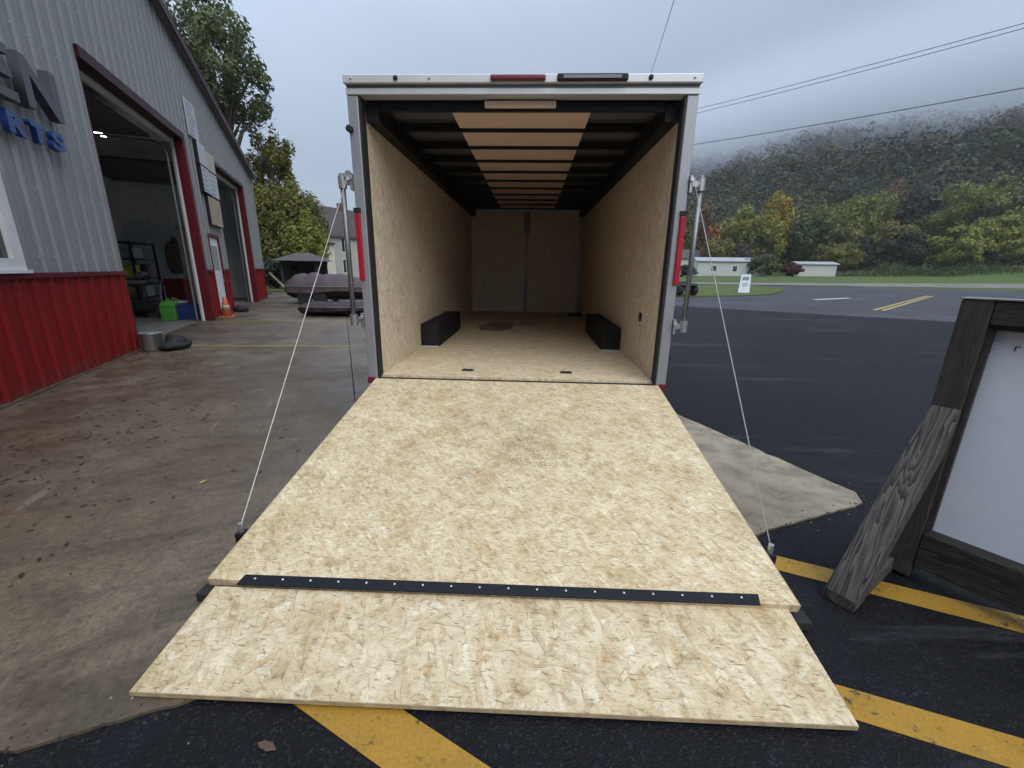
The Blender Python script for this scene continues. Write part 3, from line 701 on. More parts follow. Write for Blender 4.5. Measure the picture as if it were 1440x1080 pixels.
for y in (4.6, 9.5):
    MB().prismy([(SL+.2, 4.75), (-.8, rake(-.8)-.55), (SR-.2, 4.75), (SR-.2, 5.0), (-.8, rake(-.8)-.30), (SL+.2, 5.0)], y, y+.2).build('rafter', M['door_dark'], wk)
bx('corner_trim', M['trim_red'], wk, (SR-.001, SR+.05, -.05, .12, .03, 1.25))
bx('corner_trim', M['siding'], wk, (SR-.001, SR+.05, -.05, .12, 1.26, 5.02))
bx('gutter', M['white_trim'], wk, (SR+.06, SR+.20, .0, 15, 4.86, 4.98))
# overhead door openings: trim, reveal, tracks, raised door
for a, b in (D1, D2):
    ft = HDR+(.16 if a == 0 else .10)
    bx('header_trim', M['trim_dark'], wk, (a-.02, b+.16, -.05, -.002, HDR, ft))
    bx('header_reveal', M['trim_dark'], wk, (a, b, -.0015, .19, HDR, HDR+.02))
    bx('header_seal', M['white_trim'], wk, (a, b, .195, .26, HDR-.10, HDR+.02))
    bx('jamb_trim', M['trim_red'], wk, (b+.001, b+.16, -.05, -.002, .03, HDR-.001))
    bx('jamb_reveal', M['trim_red'], wk, (b+.0005, b+.02, -.0015, .14, .0, HDR-.001))
    bx('jamb_strip', M['white_trim'], wk, (b-.005, b+.02, .142, .19, .0, HDR-.001))
    bx('jamb_reveal', M['trim_red'], wk, (a-.02, a-.0005, -.0015, .19, .0, HDR-.001))
    for s_ in (a+.06, b-.06):
        MB().tube([(s_, .30, .02), (s_, .30, 3.95), (s_, .36, 4.12), (s_, .52, 4.22), (s_, 3.9, 4.24)], .025, 6).build('door_track', M['dull_steel'], wk)
    for i in range(6):
        bx('door_section', M['door_dark'], wk, (a+.09, b-.09, .55+.55*i, 1.09+.55*i, 4.26, 4.31))
    MB().tube([(a+.05, .36, 4.55), (b-.05, .36, 4.55)], .05, 8).build('spring_shaft', M['dull_steel'], wk)
# man door
dr = bx('entry_door', M['door_white'], wk, (MD[0]+.01, MD[1]-.01, .0, .045, .02, 2.16))
bx('door_window', M['clear_lens'], dr, (MD[0]+.2, MD[1]-.2, -.012, -.001, 1.3, 1.95))
bx('door_notice', M['white_trim'], dr, (MD[0]+.25, MD[1]-.3, -.008, -.001, 1.02, 1.22))
MB().tube([(MD[1]-.12, -.001, 1.0), (MD[1]-.12, -.06, 1.0), (MD[1]-.22, -.06, 1.0)], .012, 6).build('handle', M['galv'], dr)
bx('door_frame', M['trim_red'], wk, (MD[0]-.06, MD[0]+.008, -.04, .05, .02, 2.165)); bx('door_frame', M['trim_red'], wk, (MD[1]-.008, MD[1]+.06, -.04, .05, .02, 2.165))
bx('door_frame', M['trim_red'], wk, (MD[0]-.06, MD[1]+.06, -.04, .05, 2.167, 2.265))
# window at the left edge
wd = bx('window', M['glass'], wk, (-3.26, -2.60, -.01, .01, 1.47, 2.30))
for a in ((-3.4, -3.262, -.05, .02, RED+.005, 2.418), (-2.598, -2.43, -.05, .02, RED+.005, 2.418), (-3.261, -2.599, -.05, .02, RED+.005, 1.468), (-3.261, -2.599, -.05, .02, 2.302, 2.418)):
    bx('window_frame', M['white_trim'], wd, a)
bx('window_sill', M['white_trim'], wd, (-3.42, -2.41, -.085, -.051, RED+.004, RED+.04))
bx('meeting_rail', M['white_trim'], wd, (-3.25, -2.61, -.03, -.011, 1.88, 1.92))

# lettering on the wall: raised letters
M['letter_dark'] = plain('charcoal_letter', (.060, .060, .075), .45, 0, .15, 4)
M['letter_side'] = plain('black_letter', (.012, .012, .016), .5, 0, .1, 4)
M['letter_blue'] = plain('blue_letter', (.012, .045, .20), .4, 0, .2, 6)
ls = empty('wall_lettering', W(-1.7, .03, 2.8), R(114), 'raised charcoal and blue letters ending EN and RTS on the grey wall', 'sign')
def wl(ch, s0, s1, z0, z1, dep, m):
    # local frame of ls: x along the wall, y into the wall
    return letter(ch, z1-z0, dep/2, m, 'letter', ls, (s0+1.7-.21, -.04-dep/2, z0-2.8), (R(90), 0, 0), s1-s0, .012)
wl('E', -2.42, -1.80, 3.13, 3.68, .10, M['letter_dark']); wl('N', -1.64, -.95, 3.15, 3.70, .10, M['letter_dark'])
for ch, a, b in (('R', -2.02, -1.72), ('T', -1.63, -1.38), ('S', -1.25, -.98)):
    wl(ch, a, b, 2.79, 3.02, .06, M['letter_blue'])

# notice boards mounted between the doors
M['board_cream'] = plain('cream_board', (.46, .44, .33), .6, 0, .1, 4)
M['board_tan'] = plain('tan_board', (.36, .29, .20), .6, 0, .3, 7)
M['board_white'] = plain('white_board', (.46, .48, .52), .5, 0, .06, 4)
M['board_print'] = plain('grey_print', (.20, .21, .24), .6, 0, .2, 4)
def board(label, s0, s1, z0, z1, dep, face, rows, sidem='black_steel', split=None):
    e = empty('notice_board', W((s0+s1)/2, 0, z0), R(114), label, 'sign', 'boards between the workshop doors')
    hw = (s1-s0)/2; hgt = z1-z0
    bx('back_box', M[sidem], e, (-hw, hw, -.03-dep, -.03, 0, hgt), .004)
    bx('face', M[face], e, (-hw+.015, hw-.015, -.036-dep, -.0305-dep, .015, hgt-.015))
    for i in range(rows):
        z = hgt-.10-(hgt-.18)*i/max(1, rows-1); l = rnd.uniform(.55, .95)
        bx('print_line', M['board_print'], e, (-hw+.06, -hw+.06+(2*hw-.12)*l, -.0385-dep, -.0363-dep, z-.014, z+.014))
    return e
board('small upper white board with rows of print on the workshop gable', 4.99, 5.84, 4.58, 5.44, .02, 'board_white', 8, 'board_white')
board('plain white board in a black box on the left of the sign cluster', 5.22, 5.95, 3.98, 4.55, .09, 'board_white', 0)
board('cream board to the right of the plain white one', 5.97, 6.92, 3.98, 4.50, .06, 'board_cream', 0)
board('lower left lined white board beneath the plain white one', 5.25, 5.95, 3.30, 3.965, .09, 'board_white', 5)
board('lower right lined white board beneath the cream one', 5.97, 6.92, 3.30, 3.965, .06, 'board_white', 5)
board('tan picture board right above the white entry door', 5.50, 6.75, 2.50, 3.26, .08, 'board_tan', 0)

def lump(name, m, parent, a, b, c, seed, n=(14, 8), amp=.18):
    q = random.Random(seed); ph = [q.uniform(0, 6) for _ in range(6)]; mb = MB(); vs = []; fs = []
    for i in range(n[1]+1):
        t = math.pi*i/n[1]
        for j in range(n[0]):
            p = 2*math.pi*j/n[0]; k_ = 1+amp*(math.sin(3*p+ph[0]+2*t)+.6*math.sin(5*t+ph[1]+p)+.5*math.sin(7*p+ph[2]))/2
            vs.append((a*math.sin(t)*math.cos(p)*k_, b*math.sin(t)*math.sin(p)*k_, max(0, c*(.62+math.cos(t)*k_)*.62)))
    for i in range(n[1]):
        for j in range(n[0]): fs.append((i*n[0]+j, (i+1)*n[0]+j, (i+1)*n[0]+(j+1) % n[0], i*n[0]+(j+1) % n[0]))
    return mb.add(vs, fs).build(name, m, parent, smooth=True)

# ------------------------------------------------------------------ things in and by the workshop
lampo = empty('ceiling_light', W(9.0, -3.3, 5.28), R(114), 'lit strip light hanging under the workshop roof', 'light')
bx('housing', M['white_trim'], lampo, (-.55, .55, -.09, .09, .03, .10)); bx('tube', emis('light_tube', (1, .97, .9), 14), lampo, (-.52, .52, -.06, .06, .0, .028))
for x in (-.4, .4): MB().tube([(x, 0, .10), (x, 0, .62)], .006, 4).build('hanger', M['dull_steel'], lampo)
M['green_plastic'] = plain('green_plastic', (.055, .24, .035), .4, 0, .12, 5)
M['blue_plastic'] = plain('blue_plastic', (.012, .03, .16), .45, 0, .2, 5)
M['orange_plastic'] = plain('orange_plastic', (.50, .13, .045), .5, 0, .15, 8)
M['grey_plastic'] = plain('grey_plastic', (.30, .31, .33), .5, 0, .15, 5)
M['cardboard'] = plain('cardboard', (.26, .19, .11), .8, 0, .2, 4)
M['safety_yellow'] = plain('safety_yellow', (.42, .46, .05), .6, 0, .2, 6)
M['brown_cloth'] = plain('brown_cloth', (.10, .06, .045), .9, 0, .3, 5)
M['dark_cloth'] = plain('dark_cloth', (.02, .02, .028), .9, 0, .3, 5)
jug = empty('plastic_jug', W(4.68, -.98, 0), R(114), 'bright green plastic jug just inside the first workshop door', 'jug'); jug.scale = (.82,)*3
MB().add(*(lambda p: (p, [(3,2,1,0),(4,5,6,7),(0,1,5,4),(1,2,6,5),(2,3,7,6),(3,0,4,7),(8,9,10,11),(4,5,9,8),(5,6,10,9),(6,7,11,10),(7,4,8,11)]))(
    [(-.17,-.2,0),(.17,-.2,0),(.17,.2,0),(-.17,.2,0),(-.17,-.2,.5),(.17,-.2,.5),(.17,.2,.5),(-.17,.2,.5),(-.1,-.1,.62),(.1,-.1,.62),(.1,.12,.62),(-.1,.12,.62)])).build('body', M['green_plastic'], jug, bevel=.03)
MB().lathe([(.05, .60), (.05, .69), (.03, .70)], 12).build('cap', M['green_plastic'], jug)
MB().tube([(0, -.1, .60), (0, -.14, .70), (0, -.26, .66), (0, -.22, .5)], .025, 8).build('handle', M['green_plastic'], jug)
tote = empty('storage_tote', W(4.95, -.62, 0), R(114), 'blue plastic tote beside the green jug', 'bin')
tb = MB().hexa([(-.24,-.28,0),(.24,-.28,0),(.24,.28,0),(-.24,.28,0)], [(-.29,-.33,.36),(.29,-.33,.36),(.29,.33,.36),(-.29,.33,.36)]).build('body', M['blue_plastic'], tote, bevel=.015)
bx('lid_rim', M['blue_plastic'], tote, (-.31, .31, -.35, .35, .361, .39), .008)
wbk = empty('white_bucket', W(5.5, -.95, 0), R(114), 'white bucket behind the blue tote', 'bucket')
MB().lathe([(.13, 0), (.16, .40), (.175, .40), (.175, .44), (.15, .44)], 16).build('body', M['white_trim'], wbk, smooth=True); MB().lathe([(.17, .441), (.17, .46)], 16).build('lid', M['grey_plastic'], wbk)
# shelf rack against the far wall, workbench, boxes
rk = empty('shelf_rack', W(8.6, -2.9, 0), R(114), 'dark steel shelf rack deep inside the first workshop bay', 'shelf')
for x in (-.9, .9):
    for y in (-.3, .3): bx('upright', M['black_steel'], rk, (x-.03, x+.03, y-.03, y+.03, 0, 2.1))
for z in (.35, .95, 1.55, 2.05): bx('shelf_board', M['black_steel'], rk, (-.88, .88, -.3, .3, z, z+.04))
for i, (x, z, w_, h_, m, lb) in enumerate(((-.6, .39, .5, .35, 'cardboard', 'brown carton on the bottom shelf of the rack'), (.2, .39, .6, .4, 'grey_plastic', 'grey crate on the bottom shelf of the rack'), (-.5, .99, .45, .38, 'safety_yellow', 'yellow green case on the middle shelf of the rack'),
        (.35, .99, .5, .4, 'dark_cloth', 'dark bundle on the middle shelf of the rack'), (-.2, 1.59, .7, .3, 'grey_plastic', 'long grey case on the upper shelf of the rack'))):
    e = empty('storage_box', W(8.6+x, -2.9, z+.003), R(114), lb, 'box', 'boxes on the shelf rack')
    bx('box_body', M[m], e, (-w_/2, w_/2, -.22, .22, 0, h_), .02); bx('box_lid', M[m], e, (-w_/2-.01, w_/2+.01, -.23, .23, h_+.001, h_+.03), .006)
bn = empty('work_bench', W(6.3, -2.1, 0), R(114), 'cluttered dark workbench inside the first workshop door', 'bench')
bx('top', M['black_steel'], bn, (-.8, .8, -.35, .35, .84, .90))
for x in (-.74, .74):
    for y in (-.3, .3): bx('leg', M['black_steel'], bn, (x-.03, x+.03, y-.03, y+.03, 0, .838))
bx('lower_shelf', M['black_steel'], bn, (-.7, .7, -.28, .28, .25, .29))
e = empty('tool_tray', W(6.1, -2.1, .903), R(114), 'pale metal tray on the workbench', 'tray'); bx('tray_body', M['galv'], e, (-.3, .3, -.2, .2, 0, .06), .01); bx('tray_rim', M['galv'], e, (-.32, .32, -.22, .22, .061, .07))
e = empty('grinder', W(6.7, -2.1, .903), R(114), 'small dark bench machine on the workbench', 'machine'); bx('body', M['black_steel'], e, (-.14, .14, -.1, .1, 0, .22), .03); MB().lathe([(.09, -.2), (.09, .2)], 16, (0, 0, .22), 'x').build('wheel', M['dull_steel'], e)
e = empty('wheeled_machine', W(5.7, -1.75, 0), R(114), 'low dark wheeled machine left of the green jug', 'machine')
bx('deck', M['black_steel'], e, (-.35, .35, -.3, .3, .18, .42), .04); MB().tube([(.3, -.2, .4), (.55, -.2, .95), (.55, .2, .95), (.3, .2, .4)], .02, 6).build('handle', M['dull_steel'], e)
for x in (-.28, .28):
    for y in (-.34, .34): MB().lathe([(.05, -.04), (.14, -.04), (.14, .04), (.05, .04)], 14, (x, y, .14), 'y').build('wheel', M['black_rubber'], e)
e = empty('long_pole', W(7.4, -2.0, 0), R(114), 'slim wooden pole leaning inside the first workshop bay', 'pole'); MB().tube([(0, 0, 0), (.15, .25, 1.9)], .018, 6).build('shaft', M['cardboard'], e); bx('brush_head', M['brown_cloth'], e, (-.16, .16, -.03, .03, 0, .08))
e = empty('wooden_cabinet', W(8.3, -1.2, 0), R(114), 'tall brown cabinet behind the right jamb of the first door', 'cabinet')
bx('carcass', M['cardboard'], e, (-.35, .35, -.25, .25, 0, 2.6), .01); bx('door_leaf', M['board_tan'], e, (-.362, -.351, -.23, .23, .1, 2.5)); bx('door_handle', M['galv'], e, (-.38, -.363, .12, .15, 1.1, 1.3))
for i, lb in enumerate(('bottom dark crate of the stack inside the second bay', 'middle dark crate of the stack inside the second bay', 'top dark crate of the stack inside the second bay')):
    e = empty('storage_crate', W(10.6, -1.5, .465*i), R(114), lb, 'crate', 'crates in the second bay')
    bx('crate_body', M['dark_cloth'] if i != 1 else M['black_steel'], e, (-.4+.05*i, .4, -.4, .4-.06*i, 0, .40), .02); bx('crate_rim', M['dark_cloth'], e, (-.42+.05*i, .42, -.42, .42-.06*i, .401, .46), .01)
e = empty('tool_chest', W(7.6, -1.55, 0), R(114), 'dark red rolling tool chest behind the green jug', 'tool chest')
bx('carcass', M['trim_red'], e, (-.35, .35, -.25, .25, .1, 1.0), .01)
for i in range(5): bx('drawer', M['trim_red'], e, (-.365, -.351, -.23, .23, .14+.17*i, .29+.17*i)); 
for x in (-.3, .3):
    for y in (-.2, .2): MB().lathe([(.02, -.02), (.05, -.02), (.05, .02), (.02, .02)], 10, (x, y, .05), 'y').build('castor', M['black_rubber'], e)
e = empty('hanging_coat', W(SR-.25, -3.1, 1.1), R(114), 'brown work coat hanging on the far wall of the bay', 'coat'); lump('coat_body', M['brown_cloth'], e, .12, .28, 1.3, 31, amp=.25); bx('coat_hook', M['dull_steel'], e, (-.02, .06, -.02, .02, 1.25, 1.32))
for i, (s_, n_, lb) in enumerate(((6.9, -2.95, 'lowest tyre of the stack inside the first bay'), (6.9, -2.95, 'middle tyre of the stack inside the first bay'), (6.9, -2.95, 'top tyre of the stack inside the first bay'))):
    e = empty('loose_tyre', W(s_, n_, .22*i), R(114+20*i), lb, 'tyre', 'tyre stack'); MB().lathe([(.19, .02), (.30, .0), (.33, .05), (.33, .16), (.30, .21), (.19, .19), (.21, .11)], 20).build('tread', M['black_rubber'], e, smooth=True)
# traffic cone
cn = empty('traffic_cone', W(5.28, .16, 0), R(114), 'orange traffic cone standing before the white entry door', 'cone')
bx('base', M['orange_plastic'], cn, (-.18, .18, -.18, .18, .001, .035), .01)
MB().lathe([(.14, .036), (.045, .55), (.03, .56)], 18).build('cone_body', M['orange_plastic'], cn, smooth=True); MB().lathe([(.109, .22), (.0875, .34)], 18).build('faded_band', M['board_tan'], cn, smooth=True)
e = empty('dark_sack', W(6.9, .22, 0), R(114), 'small dark sack lying by the second workshop door', 'sack')
lump('sack_body', M['dark_cloth'], e, .28, .2, .2, 3); lump('sack_fold', M['brown_cloth'], e, .14, .12, .26, 4)
# pail and black bag at the end of the red wainscot
pl = empty('metal_pail', W(-.10, .20, 0), R(114), 'galvanised metal pail at the corner of the red wall', 'pail')
MB().lathe([(.12, 0), (.135, .02), (.155, .29), (.165, .30), (.16, .31), (.145, .30)], 20).build('body', M['galv'], pl, smooth=True)
MB().tube([(-.16, 0, .29)]+[(-.16*math.cos(t), .16*math.sin(t), .29-.02*math.sin(t)) for t in (.5, 1, 1.57, 2.1, 2.6)]+[(.16, 0, .29)], .006, 6).build('handle', M['dull_steel'], pl)
bg = empty('black_bag', W(-.02, .50, 0), R(114), 'crumpled black bag lying beside the metal pail', 'bag')
lump('bag_body', M['black_rubber'], bg, .30, .20, .17, 11, amp=.3); lump('bag_end', M['black_rubber'], bg, .12, .16, .24, 12, amp=.3)
# lumber leaning at the far corner
lm = empty('leaning_lumber', W(SR+.15, .15, 0), R(114), 'pale boards leaning against the far corner of the workshop', 'lumber')
for i, (dx, ln, m) in enumerate(((0, 1.15, 'board_tan'), (.14, 1.05, 'board_cream'), (.30, 1.1, 'dark_cloth'), (.42, 1.0, 'board_tan'))):
    MB().hexa([(dx, -1.0-.12*i, 0), (dx+.1, -1.0-.12*i, 0), (dx+.1, -.93-.12*i, 0), (dx, -.93-.12*i, 0)], [(dx, -.10, ln), (dx+.1, -.10, ln), (dx+.1, -.04, ln), (dx, -.04, ln)]).build('board', M[m], lm)

# ------------------------------------------------------------------ covered boats left of the trailer
M['tarp_mauve'] = plain('mauve_tarp', (.070, .048, .060), .7, 0, .2, 3, .4)
M['tarp_maroon'] = plain('maroon_cover', (.022, .010, .013), .6, 0, .3, 4, .4)
M['pale_rubrail'] = plain('pale_rub_rail', (.20, .16, .15), .5, 0, .1, 3)
def loft(secs, name, m, parent, close=True):
    n = len(secs[0]); vs = [p for s_ in secs for p in s_]; fs = []
    for i in range(len(secs)-1):
        for j in range(n): fs.append((i*n+j, i*n+(j+1) % n, (i+1)*n+(j+1) % n, (i+1)*n+j))
    fs.append(tuple(range(n-1, -1, -1))); fs.append(tuple((len(secs)-1)*n+j for j in range(n)))
    return MB().add(vs, fs).build(name, m, parent, smooth=True)
def boat(loc, rz, ln, bm, hull_h, top, m_top, m_hull, label, z0, seed):
    e = empty('covered_boat', loc, rz, label, 'boat', 'covered boats on the concrete')
    N = 36; K = 22; hs_ = []; ts = []; q = random.Random(seed); ph = [q.uniform(0, 6.28) for _ in range(8)]
    for i in range(N+1):
        f = i/N; x = (f-.5)*ln; wd_ = bm/2*min(1, (1-f**3.2)**.6+.02) if f > .35 else bm/2*(.92+.08*f/.35)
        hs_.append([(x, -wd_, z0+hull_h), (x, -wd_*.85, z0+hull_h*.35), (x, -wd_*.2, z0+hull_h*.08*f), (x, wd_*.2, z0+hull_h*.08*f), (x, wd_*.85, z0+hull_h*.35), (x, wd_, z0+hull_h), (x, 0, z0+hull_h-.02)])
        peak = (1.0-.16*math.sin(f*23+ph[0])**2 if f < .40 else max(.16, 1-(f-.40)*1.6))*(1 if f < .97 else .3)*min(1, .55+f*8)
        row = []
        for j in range(K+1):
            t = j/K*2-1; at_ = abs(t)
            y = math.copysign(min(1, at_/.80), t)*wd_*1.03 if t else 0
            sag = .05*math.sin(7*f*3.1+ph[1])*math.sin(5*t+ph[2])+.035*math.sin(19*f+4*t+ph[3])
            if at_ <= .80:
                prof = (1-(at_/.80)**2.6); z = z0+hull_h+.02+top*peak*(prof+sag*prof)
            else:
                d_ = (at_-.80)/.20; fold = math.sin(f*46+ph[4]+2*math.sin(f*11+ph[5])); z = z0+hull_h+.02-d_*(hull_h*(.46+.10*math.sin(f*9+ph[6]))); y += math.copysign(.03*fold*d_+.02*d_, t)
            row.append((x+.01*math.sin(9*t+i), y, z))
        ts.append(row)
    loft(hs_, 'hull', M[m_hull], e)
    mb = MB(); vs = [p for r in ts for p in r]; n = K+1; fs = [(i*n+j, (i+1)*n+j, (i+1)*n+j+1, i*n+j+1) for i in range(N) for j in range(K)]
    fs.append(tuple(range(n))); mb.add(vs, fs).build('cover', M[m_top], e, smooth=True)
    rail = [(hs_[i][0][0], hs_[i][0][1]*1.075, hs_[i][0][2]+.005) for i in range(0, N+1, 2)]
    MB().tube(rail, .012, 6).build('tie_rope', M['pale_rubrail'], e); MB().tube([(p[0], -p[1], p[2]) for p in rail], .012, 6).build('tie_rope', M['pale_rubrail'], e)
    return e
b1 = boat((-7.55, 17.3, 0), R(6), 4.2, 1.9, .50, .48, 'tarp_mauve', 'tarp_maroon', 'boat under a peaked mauve tarp, the farther of the two', .18, 3)
for x in (-.8, -1.4):
    for y in (-.85, .85): MB().lathe([(.08, -.09), (.26, -.09), (.26, .09), (.08, .09)], 16, (x, y, .262), 'y').build('trailer_wheel', M['black_rubber'], b1)
bx('trailer_frame', M['dull_steel'], b1, (-1.9, 2.6, -.05, .05, .12, .19))
bx('outboard_motor', M['black_steel'], b1, (1.35, 1.55, -1.02, -.98, .55, .85))
b2 = boat((-5.2, 12.75, 0), R(4), 3.3, 1.1, .27, .10, 'tarp_maroon', 'tarp_maroon', 'low boat under a flat dark maroon cover, the nearer one', .01, 5)

# ------------------------------------------------------------------ quad bike and pavement sign right of the trailer
qd = empty('quad_bike', (9.35, 27.3, .05), R(20), 'dark quad bike parked at the edge of the grass', 'quad bike')
for x in (-.55, .55):
    for y in (-.62, .62):
        ty = MB().lathe([(.10, -.13), (.27, -.14), (.31, -.09), (.31, .09), (.27, .14), (.10, .13)], 18, (0, 0, 0), 'x').build('tyre', M['black_rubber'], qd, smooth=True, loc=(x*.95, y, .312))
        MB().lathe([(.03, -.12), (.12, -.10), (.12, .10), (.03, .12)], 12, (0, 0, 0), 'x').build('rim', M['dull_steel'], ty)
bx('chassis', M['black_steel'], qd, (-.28, .28, -.75, .75, .35, .62), .05)
MB().hexa([(-.2,-.6,.62),(.2,-.6,.62),(.2,.3,.62),(-.2,.3,.62)], [(-.16,-.6,.84),(.16,-.6,.84),(.12,.2,.78),(-.12,.2,.78)]).build('seat', M['black_rubber'], qd, bevel=.04)
for y in (-.62, .62): MB().hexa([(-.62,y-.36,.60),(.62,y-.36,.60),(.62,y+.36,.60),(-.62,y+.36,.60)], [(-.5,y-.22,.74),(.5,y-.22,.74),(.5,y+.22,.74),(-.5,y+.22,.74)]).build('fender', M['dark_cloth'], qd, bevel=.03)
MB().tube([(-.4, .22, 1.12), (-.15, .35, 1.08), (.15, .35, 1.08), (.4, .22, 1.12)], .02, 6).build('handlebar', M['black_steel'], qd); MB().tube([(0, .5, .7), (0, .34, 1.09)], .03, 6).build('steering_stem', M['black_steel'], qd)
MB().hexa([(-.25,.48,.95),(.25,.48,.95),(.25,.52,.95),(-.25,.52,.95)], [(-.2,.30,1.5),(.2,.30,1.5),(.2,.33,1.5),(-.2,.33,1.5)]).build('windscreen', M['clear_lens'], qd)
M['aframe_white'] = plain('aframe_white', (.62, .65, .66), .4, 0, .06, 3); M['aframe_green'] = plain('aframe_green', (.03, .12, .07), .5, 0, .1, 3)
af = empty('a_frame_sign', (15.3, 31.4, .052), R(-28), 'white A-frame pavement sign standing on the grass verge', 'sign')
for sy in (-1, 1):
    pts0 = [(-.36, sy*.36, .03), (.36, sy*.36, .03), (.36, sy*.33, .03), (-.36, sy*.33, .03)]; pts1 = [(-.30, sy*.05, 1.3), (.30, sy*.05, 1.3), (.30, sy*.02, 1.3), (-.30, sy*.02, 1.3)]
    if sy > 0: pts0 = pts0[::-1]; pts1 = pts1[::-1]
    pn = MB().hexa(pts0, pts1).build('board', M['aframe_white'], af)
    if sy < 0:
        for z0, z1, hw in ((.88, 1.12, .2), (.62, .68, .18), (.5, .55, .16)):
            yy0 = lambda z: -.36+.31*(z-.03)/1.27-.006
            MB().hexa([(-hw, yy0(z0), z0), (hw, yy0(z0), z0), (hw, yy0(z0)+.004, z0), (-hw, yy0(z0)+.004, z0)], [(-hw, yy0(z1), z1), (hw, yy0(z1), z1), (hw, yy0(z1)+.004, z1), (-hw, yy0(z1)+.004, z1)]).build('print_block', M['board_print'], pn)
bx('hinge', M['aframe_green'], af, (-.28, .28, -.03, .03, 1.30, 1.33)); bx('foot', M['aframe_green'], af, (-.40, .40, -.39, -.32, 0, .03)); bx('foot', M['aframe_green'], af, (-.40, .40, .32, .39, 0, .03))

# ------------------------------------------------------------------ houses
M['clap_cream'] = metal_sheet('cream_clapboard', (.62, .60, .52), .6, 0, .1); M['clap_white'] = metal_sheet('white_clapboard', (.50, .51, .49), .6, 0, .08); M['clap_grey'] = metal_sheet('grey_clapboard', (.46, .45, .42), .6, 0, .12)
M['shingle'] = plain('dark_shingle', (.060, .052, .052), .85, 0, .3, 3); M['brick'] = plain('brick', (.14, .06, .05), .85, 0, .3, 8)
def gable_house(name, loc, rz, w_, d_, eave, ridge, wall, label, windows, chimney=None, wing=None, courses=True, roofm='shingle'):
    e = empty(name, loc, rz, label, 'house')
    poly = [(-w_/2, 0), (w_/2, 0), (w_/2, eave), (0, ridge), (-w_/2, eave)]   # gable faces -y
    MB().prismy(poly, -d_/2, d_/2).build('wall', M[wall], e)
    if courses:
        z = .25
        while z < ridge-.4:
            hw = w_/2 if z < eave else w_/2*(ridge-z)/(ridge-eave)
            bx('clapboard', M[wall], e, (-hw+.02, hw-.02, -d_/2-.03, -d_/2-.001, z, z+.19))
            if z < eave-.2: bx('clapboard', M[wall], e, (w_/2+.001, w_/2+.03, -d_/2+.05, d_/2-.05, z, z+.19))
            z += .22
    ov = .35; sl = (ridge-eave)/(w_/2)
    for sx in (-1, 1):
        a = (sx*(w_/2+ov), eave-sl*ov); b = (0, ridge)
        pl_ = [(a[0], a[1]+.02), (b[0], b[1]+.02), (b[0], b[1]+.18), (a[0], a[1]+.18)]
        if sx > 0: pl_ = pl_[::-1]
        MB().prismy(pl_, -d_/2-ov, d_/2+ov).build('roof', M[roofm], e)
    for (face, u, z, ww, hh) in windows:
        if face == 'f':
            wn_ = bx('window', M['glass'], e, (u-ww/2, u+ww/2, -d_/2-.05, -d_/2-.032, z, z+hh)); bx('window_frame', M['white_trim'], wn_, (u-ww/2-.08, u+ww/2+.08, -d_/2-.045, -d_/2-.031, z-.1, z+hh+.1)); bx('mullion', M['white_trim'], wn_, (u-.03, u+.03, -d_/2-.056, -d_/2-.051, z, z+hh))
        else:
            wn_ = bx('window', M['glass'], e, (w_/2+.032, w_/2+.05, u-ww/2, u+ww/2, z, z+hh)); bx('window_frame', M['white_trim'], wn_, (w_/2+.031, w_/2+.045, u-ww/2-.08, u+ww/2+.08, z-.1, z+hh+.1)); bx('mullion', M['white_trim'], wn_, (w_/2+.051, w_/2+.056, u-.03, u+.03, z, z+hh))
    if chimney: bx('chimney', M['brick'], e, (chimney[0]-.3, chimney[0]+.3, chimney[1]-.3, chimney[1]+.3, eave, chimney[2]))
    return e
h1 = gable_house('clapboard_house', (-23.2, 56, 0), R(-24), 4.6, 12, 5.2, 8.2, 'clap_grey', 'pale clapboard house with dark roof and chimney behind the boats', [('f', -.6, 3.9, .7, 1.3), ('s', -3.5, 3.2, .9, 1.5), ('s', .5, 3.2, .9, 1.5), ('s', -3.5, .8, .9, 1.5)], (.0, -1.5, 9.0))
bx('wing_wall', M['clap_cream'], h1, (-3.0, 3.4, -10.2, -6.05, 0, 3.0)); 
MB().prismy([(-3.3, 2.95), (3.7, 3.9), (3.7, 4.05), (-3.3, 3.1)], -10.5, -6.04).build('wing_roof', M['shingle'], h1)
MB().prismy([(-3.0, 3.002), (3.4, 3.002), (3.4, 3.86)], -10.2, -6.05).build('wing_gable', M['clap_cream'], h1)
for u in (-1.6, .3, 2.2):
    wn_ = bx('window', M['glass'], h1, (u-.32, u+.32, -10.26, -10.24, 1.2, 2.3)); bx('window_frame', M['white_trim'], wn_, (u-.42, u+.42, -10.25, -10.201, 1.1, 2.4)); bx('mullion', M['white_trim'], wn_, (u-.32, u+.32, -10.268, -10.261, 1.72, 1.78))
hl = gable_house('white_bungalow', (-34.5, 62, 0), R(-30), 6, 9, 2.6, 4.4, 'clap_white', 'small white house half hidden behind the trees left of the clapboard house', [('f', -1, 1, .9, 1.2), ('s', 0, 1, .9, 1.2)], courses=False)
